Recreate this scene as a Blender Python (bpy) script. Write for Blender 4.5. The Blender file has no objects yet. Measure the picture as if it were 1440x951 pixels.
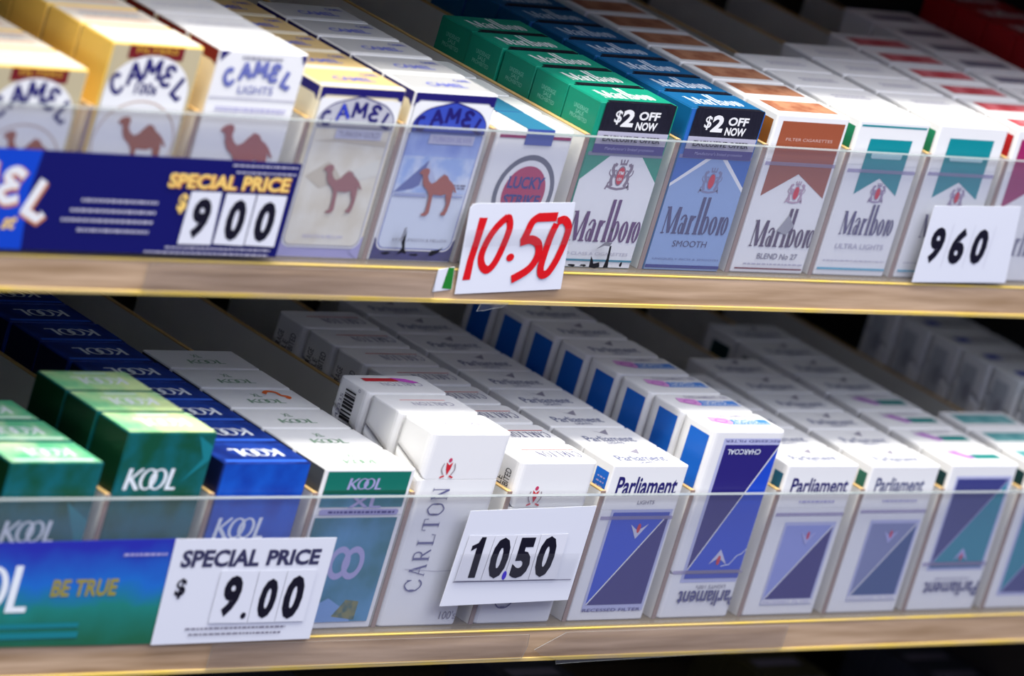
import bpy, bmesh, math, random
from mathutils import Vector, Matrix
from mathutils.geometry import tessellate_polygon
random.seed(7)
SC = bpy.context.scene
COL = SC.collection
MM = 0.001

# ------------------------------------------------------------------ camera
cam_d = bpy.data.cameras.new('camera')
cam_d.sensor_width = 36.0
cam_d.lens = 7719.5149 / 1440 * 36.0
cam_d.clip_start = 0.05
cam_d.clip_end = 50
cam = bpy.data.objects.new('camera', cam_d)
COL.objects.link(cam)
R_ = Vector((0.71429636, -0.64179392, 0.27907217))
U_ = Vector((-0.01455886, 0.38505049, 0.92278067))
F_ = Vector((0.6996919, 0.66320184, -0.26569638))
C_ = Vector((-1607.71861803, -1805.01236333, 880.31244797)) * MM
m = Matrix.Identity(4)
for i in range(3):
    m[i][0] = R_[i]; m[i][1] = U_[i]; m[i][2] = -F_[i]; m[i][3] = C_[i]
cam.matrix_world = m
cam_d.dof.use_dof = True
cam_d.dof.focus_distance = (Vector((0.375, 0.0, 0.1)) - C_).dot(F_)
cam_d.dof.aperture_fstop = 7.0
SC.camera = cam

# ------------------------------------------------------------------ light
SC.view_settings.view_transform = 'Standard'
SC.view_settings.look = 'None'
SC.view_settings.exposure = 0.0
SC.view_settings.gamma = 1.0
SC.view_settings.use_curve_mapping = False
w = bpy.data.worlds.new('shop_surroundings')
SC.world = w
w.use_nodes = True
w.node_tree.nodes['Background'].inputs[0].default_value = (0.48, 0.52, 1.0, 1)
w.node_tree.nodes['Background'].inputs[1].default_value = 0.36
def area(name, loc, target, sx, sy, power, color):
    d = bpy.data.lights.new(name, 'AREA')
    d.shape = 'RECTANGLE'; d.size = sx; d.size_y = sy; d.energy = power; d.color = color
    o = bpy.data.objects.new(name, d)
    o.location = loc
    o.rotation_euler = target
    COL.objects.link(o)
    return o
area('ceiling_lamp', (-1.5, -0.34, 1.95), (math.radians(8), math.radians(-14), 0), 1.6, 0.4, 58, (1.0, 0.96, 0.86))
area('ceiling_lamp', (0.4, -0.34, 1.95), (math.radians(8), 0, 0), 2.4, 0.4, 58, (1.0, 0.97, 0.89))
area('ceiling_lamp', (0.2, -1.12, 1.95), (math.radians(24), 0, 0), 2.6, 0.9, 35, (0.96, 0.95, 0.97))
area('ceiling_lamp', (0.3, -1.90, 1.95), (math.radians(36), 0, 0), 2.6, 0.7, 25, (0.78, 0.84, 1.0))  # cool fill added to reach the deep rows, bluish like window daylight

# ------------------------------------------------------------------ materials
def lin(c):
    return tuple(((x / 255) / 12.92 if x / 255 <= 0.04045 else ((x / 255 + 0.055) / 1.055) ** 2.4) for x in c)
MATS = {}
def mat(name, rgb, rough=0.45, coat=0.16, metal=0.0, rgb2=None, scale=60, wrinkle=0.25, spec=0.2):
    if name in MATS: return MATS[name]
    M = bpy.data.materials.new(name); M.use_nodes = True
    nt = M.node_tree; b = nt.nodes['Principled BSDF']
    b.inputs['Base Color'].default_value = (*lin(rgb), 1)
    b.inputs['Roughness'].default_value = rough
    b.inputs['Metallic'].default_value = metal
    b.inputs['Specular IOR Level'].default_value = spec
    b.inputs['Coat Weight'].default_value = coat
    b.inputs['Coat Roughness'].default_value = 0.12
    tc = nt.nodes.new('ShaderNodeTexCoord')
    if rgb2:
        n = nt.nodes.new('ShaderNodeTexNoise'); n.inputs['Scale'].default_value = scale
        n.inputs['Detail'].default_value = 4
        r = nt.nodes.new('ShaderNodeValToRGB')
        r.color_ramp.elements[0].position = 0.38; r.color_ramp.elements[1].position = 0.62
        r.color_ramp.elements[0].color = (*lin(rgb), 1); r.color_ramp.elements[1].color = (*lin(rgb2), 1)
        nt.links.new(tc.outputs['Object'], n.inputs['Vector'])
        nt.links.new(n.outputs['Fac'], r.inputs['Fac']); nt.links.new(r.outputs['Color'], b.inputs['Base Color'])
    if coat > 0 and wrinkle > 0:
        mp = nt.nodes.new('ShaderNodeMapping'); mp.inputs['Scale'].default_value = (170, 170, 60)
        oi = nt.nodes.new('ShaderNodeObjectInfo')
        n2 = nt.nodes.new('ShaderNodeTexNoise'); n2.noise_dimensions = '4D'
        n2.inputs['Scale'].default_value = 1.0; n2.inputs['Detail'].default_value = 3
        n2.inputs['Distortion'].default_value = 0.8
        mu = nt.nodes.new('ShaderNodeMath'); mu.operation = 'MULTIPLY'; mu.inputs[1].default_value = 20
        bp = nt.nodes.new('ShaderNodeBump'); bp.inputs['Strength'].default_value = wrinkle
        bp.inputs['Distance'].default_value = 0.0012
        nt.links.new(tc.outputs['Object'], mp.inputs['Vector']); nt.links.new(mp.outputs[0], n2.inputs['Vector'])
        nt.links.new(oi.outputs['Random'], mu.inputs[0]); nt.links.new(mu.outputs[0], n2.inputs['W'])
        nt.links.new(n2.outputs['Fac'], bp.inputs['Height'])
        nt.links.new(bp.outputs[0], b.inputs['Coat Normal'])
        b2 = nt.nodes.new('ShaderNodeBump'); b2.inputs['Strength'].default_value = wrinkle * 0.5
        b2.inputs['Distance'].default_value = 0.0006
        nt.links.new(n2.outputs['Fac'], b2.inputs['Height']); nt.links.new(b2.outputs[0], b.inputs['Normal'])
    MATS[name] = M
    return M
WHITE = mat('white_card', (227, 227, 226))
PAPER = mat('matt_paper', (228, 230, 240), rough=0.7, coat=0.0)
BLACK = mat('black_ink', (16, 15, 20), rough=0.5, coat=0.1)
INK = mat('price_ink', (14, 12, 30), rough=0.5, coat=0.0)
NAVY = mat('navy_ink', (28, 22, 100))
DKBLUE = mat('dark_blue_ink', (30, 40, 120))
GREYT = mat('grey_print', (120, 118, 135))
PALEG = mat('pale_grey_print', (176, 174, 190))
MAROON = mat('maroon_ink', (112, 24, 30))
GOLDT = mat('gold_print', (196, 150, 50))
REDI = mat('red_ink', (196, 36, 48))
CREAM = mat('cream_card', (226, 216, 186))
YELLOW = mat('yellow_card', (246, 206, 98))
BROWNC = mat('dromedary_brown', (160, 84, 66))
ROSE = mat('dromedary_rose', (150, 96, 92))
TAN = mat('tan_gold_foil', (206, 178, 124), rough=0.35)
SILV = mat('silver_card', (172, 172, 172), rough=0.35)
LILAC = mat('lilac_print', (160, 156, 200))
PALEB = mat('pale_blue_print', (150, 176, 222), rgb2=(206, 216, 232), scale=90)
SANDP = mat('sand_print', (214, 206, 184), rgb2=(226, 222, 206), scale=60)
MIDB = mat('mid_blue_print', (52, 72, 170))
GREEN = mat('menthol_green', (16, 138, 110))
GREEND = mat('menthol_green_side', (20, 132, 104))
SMOOTHB = mat('smooth_blue', (14, 88, 136))
SMOOTHL = mat('smooth_pale_blue', (136, 162, 202))
SBLUE = mat('sky_blue_print', (40, 98, 176))
BROWNL = mat('brown_label', (150, 78, 50))
TEALC = mat('teal_chevron', (0, 132, 140))
GRNP = mat('green_side_panel', (16, 122, 82))
REDP = mat('red_side_panel', (176, 20, 24))
REDT = mat('red_top_print', (196, 80, 84))
MAGP = mat('magenta_print', (150, 30, 90))
REDPK = mat('red_card', (150, 20, 26))
KGREEN = mat('deep_green_print', (5, 74, 50), rgb2=(8, 96, 104), scale=45)
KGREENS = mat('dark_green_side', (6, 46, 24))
KTOP = mat('mint_green_top', (90, 176, 130), rgb2=(196, 222, 176), scale=50)
KTOP2 = mat('yellow_green_top', (120, 196, 140), rgb2=(206, 226, 160), scale=50)
KBLUE = mat('bright_blue_print', (8, 58, 160), rgb2=(14, 84, 190), scale=45)
KBLUED = mat('deep_blue_card', (12, 34, 104), rgb2=(26, 60, 146), scale=70)
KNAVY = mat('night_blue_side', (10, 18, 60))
KWHITE = mat('white_lettering', (226, 232, 236))
XTEAL = mat('teal_front_print', (16, 104, 116), rgb2=(70, 136, 176), scale=25)
XGREEN = mat('teal_green_band', (10, 108, 92))
XDARK = mat('dark_teal_print', (20, 70, 70))
PBLUE = mat('royal_blue_print', (24, 70, 190))
PVIO = mat('violet_blue_print', (38, 30, 112))
PANEL = mat('blue_side_panel', (16, 96, 190))
PPALE = mat('pale_violet_print', (140, 150, 208))
PGREY = mat('grey_violet_print', (122, 130, 170))
PSLATE = mat('slate_blue_print', (50, 78, 130))
PTEAL = mat('teal_print', (20, 130, 150))
PINKL = mat('pink_label', (214, 150, 208))
PURPL = mat('purple_label', (176, 120, 190))
TLAB = mat('teal_label', (30, 128, 124))
BLAB = mat('blue_label', (70, 130, 208))
ORANGE = mat('orange_print', (232, 110, 50))
SEAL = mat('blue_tax_seal', (44, 108, 138))
SEALD = mat('blue_tax_seal_front', (66, 84, 160))
FOIL = mat('foil_paper', (222, 222, 218), rough=0.3)
GRING = mat('grey_ring_print', (96, 98, 110))
LRED = mat('disc_red', (168, 40, 84))
CGREY = mat('card_grey_emblem', (150, 140, 144))
STICKG = mat('grey_sticker_band', (170, 168, 186), coat=0.2)
STICKP = mat('violet_sticker_band', (58, 48, 120), coat=0.2)
STICKK = mat('black_sticker', (20, 18, 30), coat=0.5, wrinkle=0.8)
DIVM = mat('divider_board', (230, 228, 220), rough=0.6, coat=0.0)
DIVT = mat('divider_raw_edge', (214, 178, 116), rough=0.8, coat=0.0)
DIVF = mat('divider_front_edge', (150, 128, 116), rough=0.8, coat=0.0)
UNDERW = mat('white_bounce_underside', (236, 236, 232), rough=0.6, coat=0.0)  # white chosen to throw light back on to the pack tops
SHELFM = mat('shelf_board', (112, 100, 78), rough=0.6, coat=0.0)
UNDER = mat('shelf_underside', (60, 58, 56), rough=0.8, coat=0.0)
BACKM = mat('case_back_panel', (38, 35, 30), rough=0.8, coat=0.0)
SIDEM = mat('case_side_panel', (50, 47, 44), rough=0.7, coat=0.0)
FLOORM = mat('floor_tile', (150, 150, 150), rough=0.4, coat=0.0, rgb2=(140, 138, 140), scale=4)
YEDGE = mat('yellowed_edge', (206, 178, 84), rough=0.35, coat=0.3, wrinkle=0, rgb2=(196, 170, 110), scale=35)
CARDB = mat('sign_blue', (10, 12, 92), coat=0.2, wrinkle=0)
CARDB2 = mat('sign_bright_blue', (10, 66, 190), coat=0.2, wrinkle=0)
YELT = mat('yellow_lettering', (236, 200, 110), coat=0.1)
ORNT = mat('orange_outline', (196, 120, 60), coat=0.1)
MARKER = mat('red_marker_ink', (205, 14, 24), rough=0.6, coat=0.0)
BLUED = mat('blue_pen_dot', (60, 40, 190), rough=0.6, coat=0.0)
GREENL = mat('green_label', (30, 120, 40), coat=0.3, wrinkle=0)
NOTE = mat('white_price_card', (214, 217, 226), rough=0.55, coat=0.05, wrinkle=0)
TILE = mat('number_tile_card', (216, 218, 226), rough=0.4, coat=0.3, wrinkle=0)
SCUFF = mat('black_scuff', (18, 18, 26), rough=0.8, coat=0.0)
GRUBBY = mat('grey_scuff', (110, 110, 120), rough=0.8, coat=0.0)

def clear_mat(name, tint, haze, gloss_rough=0.04, hazecol=(210, 212, 228)):
    M = bpy.data.materials.new(name); M.use_nodes = True
    nt = M.node_tree; nt.nodes.clear()
    out = nt.nodes.new('ShaderNodeOutputMaterial')
    tr = nt.nodes.new('ShaderNodeBsdfTransparent'); tr.inputs[0].default_value = (*tint, 1)
    gl = nt.nodes.new('ShaderNodeBsdfGlossy'); gl.inputs['Roughness'].default_value = gloss_rough
    df = nt.nodes.new('ShaderNodeBsdfDiffuse'); df.inputs[0].default_value = (*lin(hazecol), 1)
    fr = nt.nodes.new('ShaderNodeFresnel')
    ge = nt.nodes.new('ShaderNodeNewGeometry'); mr = nt.nodes.new('ShaderNodeMapRange')   # same reflectance from both sides of the sheet
    mr.inputs['To Min'].default_value = 1.32; mr.inputs['To Max'].default_value = 1 / 1.32
    nt.links.new(ge.outputs['Backfacing'], mr.inputs['Value']); nt.links.new(mr.outputs[0], fr.inputs[0])
    m1 = nt.nodes.new('ShaderNodeMixShader'); m1.inputs[0].default_value = haze
    m2 = nt.nodes.new('ShaderNodeMixShader')
    nt.links.new(tr.outputs[0], m1.inputs[1]); nt.links.new(df.outputs[0], m1.inputs[2])
    nt.links.new(fr.outputs[0], m2.inputs[0]); nt.links.new(m1.outputs[0], m2.inputs[1]); nt.links.new(gl.outputs[0], m2.inputs[2])
    nt.links.new(m2.outputs[0], out.inputs[0])
    return M
ACRYL = clear_mat('clear_acrylic', (0.975, 0.98, 0.99), 0.05)  # lavender haze mixed in for reflected surroundings, besides fine scratches
TAPE = clear_mat('tear_tape_film', (0.62, 0.60, 0.74), 0.35, 0.2, (190, 180, 210))
TAPEC = clear_mat('clear_tape_film', (0.96, 0.96, 0.96), 0.025, 0.15)
ACEDGE = mat('acrylic_cut_edge', (138, 144, 146), rough=0.25, coat=0.2, wrinkle=0)

def channel_mat():
    M = bpy.data.materials.new('price_channel_strip'); M.use_nodes = True
    nt = M.node_tree; b = nt.nodes['Principled BSDF']
    tc = nt.nodes.new('ShaderNodeTexCoord')
    mp = nt.nodes.new('ShaderNodeMapping'); mp.inputs['Scale'].default_value = (9, 9, 170)
    n = nt.nodes.new('ShaderNodeTexNoise'); n.inputs['Scale'].default_value = 1; n.inputs['Detail'].default_value = 6
    r = nt.nodes.new('ShaderNodeValToRGB')
    e = r.color_ramp.elements
    e[0].position = 0.3; e[0].color = (*lin((148, 118, 82)), 1)
    e[1].position = 0.72; e[1].color = (*lin((210, 180, 148)), 1)
    nt.links.new(tc.outputs['Object'], mp.inputs[0]); nt.links.new(mp.outputs[0], n.inputs['Vector'])
    nt.links.new(n.outputs['Fac'], r.inputs[0]); nt.links.new(r.outputs[0], b.inputs['Base Color'])
    b.inputs['Roughness'].default_value = 0.4
    b.inputs['Coat Weight'].default_value = 0.6; b.inputs['Coat Roughness'].default_value = 0.1
    n2 = nt.nodes.new('ShaderNodeTexNoise'); n2.inputs['Scale'].default_value = 1; n2.inputs['Detail'].default_value = 2
    mp2 = nt.nodes.new('ShaderNodeMapping'); mp2.inputs['Scale'].default_value = (14, 14, 90)
    bp = nt.nodes.new('ShaderNodeBump'); bp.inputs['Strength'].default_value = 0.5; bp.inputs['Distance'].default_value = 0.003
    nt.links.new(tc.outputs['Object'], mp2.inputs[0]); nt.links.new(mp2.outputs[0], n2.inputs['Vector'])
    nt.links.new(n2.outputs['Fac'], bp.inputs['Height']); nt.links.new(bp.outputs[0], b.inputs['Coat Normal'])
    return M
CHANNEL = channel_mat()

def ramp_sign_mat():
    M = bpy.data.materials.new('blue_to_green_sign_print'); M.use_nodes = True
    nt = M.node_tree; b = nt.nodes['Principled BSDF']
    tc = nt.nodes.new('ShaderNodeTexCoord'); sp = nt.nodes.new('ShaderNodeSeparateXYZ')
    n = nt.nodes.new('ShaderNodeTexNoise'); n.inputs['Scale'].default_value = 40; n.inputs['Detail'].default_value = 3
    ma = nt.nodes.new('ShaderNodeMath'); ma.operation = 'MULTIPLY'; ma.inputs[1].default_value = 1 / 0.054
    mb = nt.nodes.new('ShaderNodeMath'); mb.operation = 'MULTIPLY_ADD'; mb.inputs[1].default_value = 0.35; mb.inputs[2].default_value = -0.17
    mc = nt.nodes.new('ShaderNodeMath'); mc.operation = 'ADD'
    r = nt.nodes.new('ShaderNodeValToRGB'); e = r.color_ramp.elements
    e[0].position = 0.0; e[0].color = (*lin((8, 92, 62)), 1)
    e[1].position = 0.95; e[1].color = (*lin((26, 34, 160)), 1)
    for p, c in ((0.35, (8, 120, 110)), (0.6, (8, 100, 190))):
        x = e.new(p); x.color = (*lin(c), 1)
    nt.links.new(tc.outputs['Object'], sp.inputs[0]); nt.links.new(tc.outputs['Object'], n.inputs['Vector'])
    nt.links.new(sp.outputs['Z'], ma.inputs[0]); nt.links.new(n.outputs['Fac'], mb.inputs[0])
    nt.links.new(ma.outputs[0], mc.inputs[0]); nt.links.new(mb.outputs[0], mc.inputs[1])
    nt.links.new(mc.outputs[0], r.inputs[0]); nt.links.new(r.outputs[0], b.inputs['Base Color'])
    b.inputs['Roughness'].default_value = 0.5
    return M
KSIGN = ramp_sign_mat()

# ------------------------------------------------------------------ mesh builder (millimetres)
class MB:
    def __init__(s): s.v = []; s.f = []; s.fm = []; s.m = []; s.sm = []
    def mi(s, mt):
        if mt not in s.m: s.m.append(mt)
        return s.m.index(mt)
    def face(s, pts, mt, smooth=False):
        b = len(s.v); s.v += [tuple(p) for p in pts]
        s.f.append(tuple(range(b, b + len(pts)))); s.fm.append(s.mi(mt)); s.sm.append(smooth)
    def mesh(s, vs, fs, mt, smooth=False):
        b = len(s.v); s.v += [tuple(p) for p in vs]
        for f in fs:
            s.f.append(tuple(b + i for i in f)); s.fm.append(s.mi(mt)); s.sm.append(smooth)
    def box(s, lo, hi, mt, bev=0.0, seg=1, only=None, smooth=False):
        bm = bmesh.new()
        bmesh.ops.create_cube(bm, size=1)
        for v in bm.verts:
            v.co = Vector([lo[i] if v.co[i] < 0 else hi[i] for i in range(3)])
        if bev > 0:
            ed = [e for e in bm.edges if only is None or only(e)]
            bmesh.ops.bevel(bm, geom=ed, offset=bev, segments=seg, affect='EDGES', profile=0.5)
        s.bm(bm, mt, smooth)
    def bm(s, bm, mt, smooth=False):
        bm.verts.index_update()
        s.mesh([v.co[:] for v in bm.verts], [[v.index for v in f.verts] for f in bm.faces], mt, smooth)
        bm.free()
    def build(s, name, parent=None, loc=None):
        me = bpy.data.meshes.new(name)
        me.from_pydata([(x * MM, y * MM, z * MM) for x, y, z in s.v], [], s.f)
        for mt in s.m: me.materials.append(mt)
        me.polygons.foreach_set('material_index', s.fm)
        me.polygons.foreach_set('use_smooth', s.sm)
        me.update()
        o = bpy.data.objects.new(name, me)
        COL.objects.link(o)
        if parent: o.parent = parent
        if loc: o.location = [c * MM for c in loc]
        return o

def tag(o, label, cat, group=None):
    o['label'] = label; o['category'] = cat
    if group: o['group'] = group
def empty(name, loc):
    o = bpy.data.objects.new(name, None); COL.objects.link(o)
    o.empty_display_size = 0.02
    o.location = [c * MM for c in loc]
    return o

# ------------------------------------------------------------------ text as flat triangles
_tc = {}
def text_tris(s, bold=0.0):
    key = (s, bold)
    if key in _tc: return _tc[key]
    cu = bpy.data.curves.new('lettering', 'FONT'); cu.body = s; cu.size = 1.0; cu.offset = bold
    cu.resolution_u = 3
    ob = bpy.data.objects.new('lettering', cu); COL.objects.link(ob)
    dg = bpy.context.evaluated_depsgraph_get(); dg.update()
    me = bpy.data.meshes.new_from_object(ob.evaluated_get(dg))
    me.calc_loop_triangles()
    vs = [v.co for v in me.vertices]
    tris = [[(vs[i].x, vs[i].y) for i in t.vertices] for t in me.loop_triangles]
    bpy.data.objects.remove(ob); bpy.data.curves.remove(cu); bpy.data.meshes.remove(me)
    xs = [p[0] for t in tris for p in t]; ys = [p[1] for t in tris for p in t]
    x0, x1, y0, y1 = min(xs), max(xs), min(ys), max(ys)
    tris = [[((x - x0) / (x1 - x0), (y - y0) / (y1 - y0)) for x, y in t] for t in tris]
    _tc[key] = tris
    return tris

def clip(poly, n, c):
    out = []
    for i in range(len(poly)):
        p, q = poly[i], poly[(i + 1) % len(poly)]
        dp = p[0] * n[0] + p[1] * n[1] - c; dq = q[0] * n[0] + q[1] * n[1] - c
        if dp >= 0: out.append(p)
        if (dp >= 0) != (dq >= 0):
            t = dp / (dp - dq); out.append((p[0] + t * (q[0] - p[0]), p[1] + t * (q[1] - p[1])))
    return out

class Face:
    """A printed plane: collects flat ink shapes in its own (a, b) millimetres and lays them on one or two meshes."""
    def __init__(s, xf, sinks, bounds=None):
        s.xf = xf; s.sinks = sinks; s.n = 0; s.bounds = bounds
    def tri(s, t, mt, lev):
        if s.bounds:
            a0, b0, a1, b1 = s.bounds
            for n, c in (((1, 0), a0), ((-1, 0), -a1), ((0, 1), b0), ((0, -1), -b1)):
                t = clip(t, n, c)
                if len(t) < 3: return
        for mb, n, c in s.sinks:
            q = clip(t, n, c) if n else t
            if len(q) >= 3: mb.face([s.xf(a, b, 0.10 + 0.05 * lev) for a, b in q], mt)
    def tris(s, ts, mt):
        # strokes of one drawing that cross each other lie a hair apart, so no two inks share a plane
        lev = s.n; s.n += 1; g = 0; last = None
        for t in ts:
            if last is not None and not any(abs(p[0] - q[0]) < 1e-6 and abs(p[1] - q[1]) < 1e-6 for p in t for q in last): g += 1
            last = t
            s.tri(t, mt, lev + (g % 5) * 0.19)
    def poly(s, pts, mt):
        tl = tessellate_polygon([[Vector((a, b, 0)) for a, b in pts]])
        ts = []
        for t in tl:
            q = [pts[i] for i in t]
            ar = (q[1][0] - q[0][0]) * (q[2][1] - q[0][1]) - (q[2][0] - q[0][0]) * (q[1][1] - q[0][1])
            if abs(ar) < 1e-9: continue
            ts.append(q if ar > 0 else q[::-1])
        s.tris(ts, mt)
    def rect(s, a0, b0, a1, b1, mt): s.poly([(a0, b0), (a1, b0), (a1, b1), (a0, b1)], mt)
    def rrect(s, a0, b0, a1, b1, r, mt):
        p = []
        for cx, cy, st in ((a1 - r, b0 + r, -90), (a1 - r, b1 - r, 0), (a0 + r, b1 - r, 90), (a0 + r, b0 + r, 180)):
            for k in range(5):
                t = math.radians(st + k * 22.5); p.append((cx + r * math.cos(t), cy + r * math.sin(t)))
        s.poly(p, mt)
    def ell(s, cx, cy, rx, ry, mt, n=28):
        s.poly([(cx + rx * math.cos(2 * math.pi * k / n), cy + ry * math.sin(2 * math.pi * k / n)) for k in range(n)], mt)
    def ring(s, cx, cy, rx, ry, ix, iy, mt, n=32, a0=0, a1=360):
        ts = []
        for k in range(n):
            t0 = math.radians(a0 + (a1 - a0) * k / n); t1 = math.radians(a0 + (a1 - a0) * (k + 1) / n)
            A = (cx + rx * math.cos(t0), cy + ry * math.sin(t0)); B = (cx + rx * math.cos(t1), cy + ry * math.sin(t1))
            C = (cx + ix * math.cos(t1), cy + iy * math.sin(t1)); D = (cx + ix * math.cos(t0), cy + iy * math.sin(t0))
            ts += [[A, B, C], [A, C, D]]
        s.tris(ts, mt)
    def stroke(s, pts, wd, mt):
        ts = stroke_tris(pts, wd)
        s.tris(ts, mt)
    def text(s, st, a0, b0, a1, b1, mt, bold=0.0, rot=0, italic=0.0):
        ts = []
        for t in text_tris(st, bold):
            q = []
            for x, y in t:
                if rot == 180: x, y = 1 - x, 1 - y
                if rot == 90: x, y = 1 - y, x
                if rot == 270: x, y = y, 1 - x
                q.append((a0 + x * (a1 - a0) + italic * y * (b1 - b0), b0 + y * (b1 - b0)))
            ts.append(q)
        s.tris(ts, mt)
    def lines(s, a0, b0, a1, b1, n, mt, th=0.5):
        """Small print too fine to read: rows of short word-long dashes."""
        rng = random.Random(n * 31 + int(a0 * 7 + b0 * 13))
        ts = []
        for k in range(n):
            y = b1 - (b1 - b0) * (k + 0.5) / n; x = a0
            while x < a1:
                l = rng.uniform(1.2, 3.6); x2 = min(a1, x + l)
                ts += [[(x, y - th / 2), (x2, y - th / 2), (x2, y + th / 2)], [(x, y - th / 2), (x2, y + th / 2), (x, y + th / 2)]]
                x = x2 + 0.7
        s.tris(ts, mt)

def stroke_tris(pts, wd):
    ts = []; n = len(pts)
    ws = wd if isinstance(wd, (list, tuple)) else [wd] * n
    L = []; Rr = []
    for i in range(n):
        p0 = pts[max(0, i - 1)]; p1 = pts[min(n - 1, i + 1)]
        dx, dy = p1[0] - p0[0], p1[1] - p0[1]; l = math.hypot(dx, dy) or 1
        nx, ny = -dy / l * ws[i] / 2, dx / l * ws[i] / 2
        L.append((pts[i][0] + nx, pts[i][1] + ny)); Rr.append((pts[i][0] - nx, pts[i][1] - ny))
    for i in range(n - 1):
        ts += [[Rr[i], Rr[i + 1], L[i + 1]], [Rr[i], L[i + 1], L[i]]]
    return ts
def spline(pts, k=6):
    out = []; n = len(pts)
    for i in range(n - 1):
        p = [pts[max(0, i - 1)], pts[i], pts[i + 1], pts[min(n - 1, i + 2)]]
        for j in range(k):
            t = j / k
            out.append(tuple(0.5 * (2 * p[1][d] + (p[2][d] - p[0][d]) * t + (2 * p[0][d] - 5 * p[1][d] + 4 * p[2][d] - p[3][d]) * t * t
                                    + (3 * p[1][d] - p[0][d] - 3 * p[2][d] + p[3][d]) * t ** 3) for d in (0, 1)))
    return out + [pts[-1]]

# ------------------------------------------------------------------ drawn lettering and emblems
def tall_serif_word(f, a0, b0, a1, xh, cap, asc, mt):
    """The tall condensed serif word with the long double l."""
    W = 46.6; k = (a1 - a0) / W; T = 2.3 * k; h = 0.7 * k
    X = lambda x: a0 + x * k
    ts = []
    def bar(x0, y0, x1, y1): ts.extend([[(x0, y0), (x1, y0), (x1, y1)], [(x0, y0), (x1, y1), (x0, y1)]])
    def st(p, w): ts.extend(stroke_tris(p, w))
    def bowl(cx, rx, cy, ry, ix):
        n = 20
        for i in range(n):
            t0, t1 = 2 * math.pi * i / n, 2 * math.pi * (i + 1) / n
            A = (cx + rx * math.cos(t0), cy + ry * math.sin(t0)); B = (cx + rx * math.cos(t1), cy + ry * math.sin(t1))
            C = (cx + ix * math.cos(t1), cy + (ry - h) * math.sin(t1)); D = (cx + ix * math.cos(t0), cy + (ry - h) * math.sin(t0))
            ts.extend([[A, B, C], [A, C, D]])
    y = b0
    # M
    bar(X(0), y, X(2.4), y + h); bar(X(0.9), y, X(1.5), y + cap); bar(X(0), y + cap - h, X(2.6), y + cap)
    st([(X(1.7), y + cap), (X(5.4), y + 0.4)], T * 0.95); st([(X(5.5), y + 0.4), (X(8.7), y + cap)], h * 1.2)
    bar(X(8.3), y, X(10.5), y + cap); bar(X(7.6), y, X(11.4), y + h)
    # a
    bowl(X(13.6), 1.7 * k, y + xh * 0.3, xh * 0.31, 0.5 * k); bar(X(14.7), y, X(16.7), y + xh * 0.86)
    st(spline([(X(12.2), y + xh * 0.75), (X(13.4), y + xh * 0.97), (X(15.0), y + xh * 0.97), (X(16.0), y + xh * 0.8)], 4), h * 1.5)
    # r
    bar(X(18.3), y, X(20.5), y + xh); bar(X(17.7), y, X(21.2), y + h); st([(X(20.3), y + xh * 0.72), (X(21.2), y + xh * 0.95), (X(22.4), y + xh * 0.93)], h * 1.8)
    # l
    bar(X(23.6), y, X(25.8), y + asc); bar(X(23.0), y, X(26.4), y + h)
    # b
    bar(X(27.4), y, X(29.5), y + asc); bowl(X(30.5), 2.6 * k, y + xh * 0.5, xh * 0.5, 0.75 * k)
    # o r o
    bowl(X(36.5), 2.7 * k, y + xh * 0.5, xh * 0.5, 0.75 * k)
    bar(X(40.4), y, X(42.4), y + xh * 0.98)
    st([(X(42.0), y + xh * 0.72), (X(42.7), y + xh * 0.95), (X(43.3), y + xh * 0.93)], h * 1.8)
    bowl(X(45.2), 2.2 * k, y + xh * 0.5, xh * 0.5, 0.6 * k)
    f.tris([t if (t[1][0] - t[0][0]) * (t[2][1] - t[0][1]) - (t[2][0] - t[0][0]) * (t[1][1] - t[0][1]) > 0 else t[::-1] for t in ts], mt)

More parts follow.
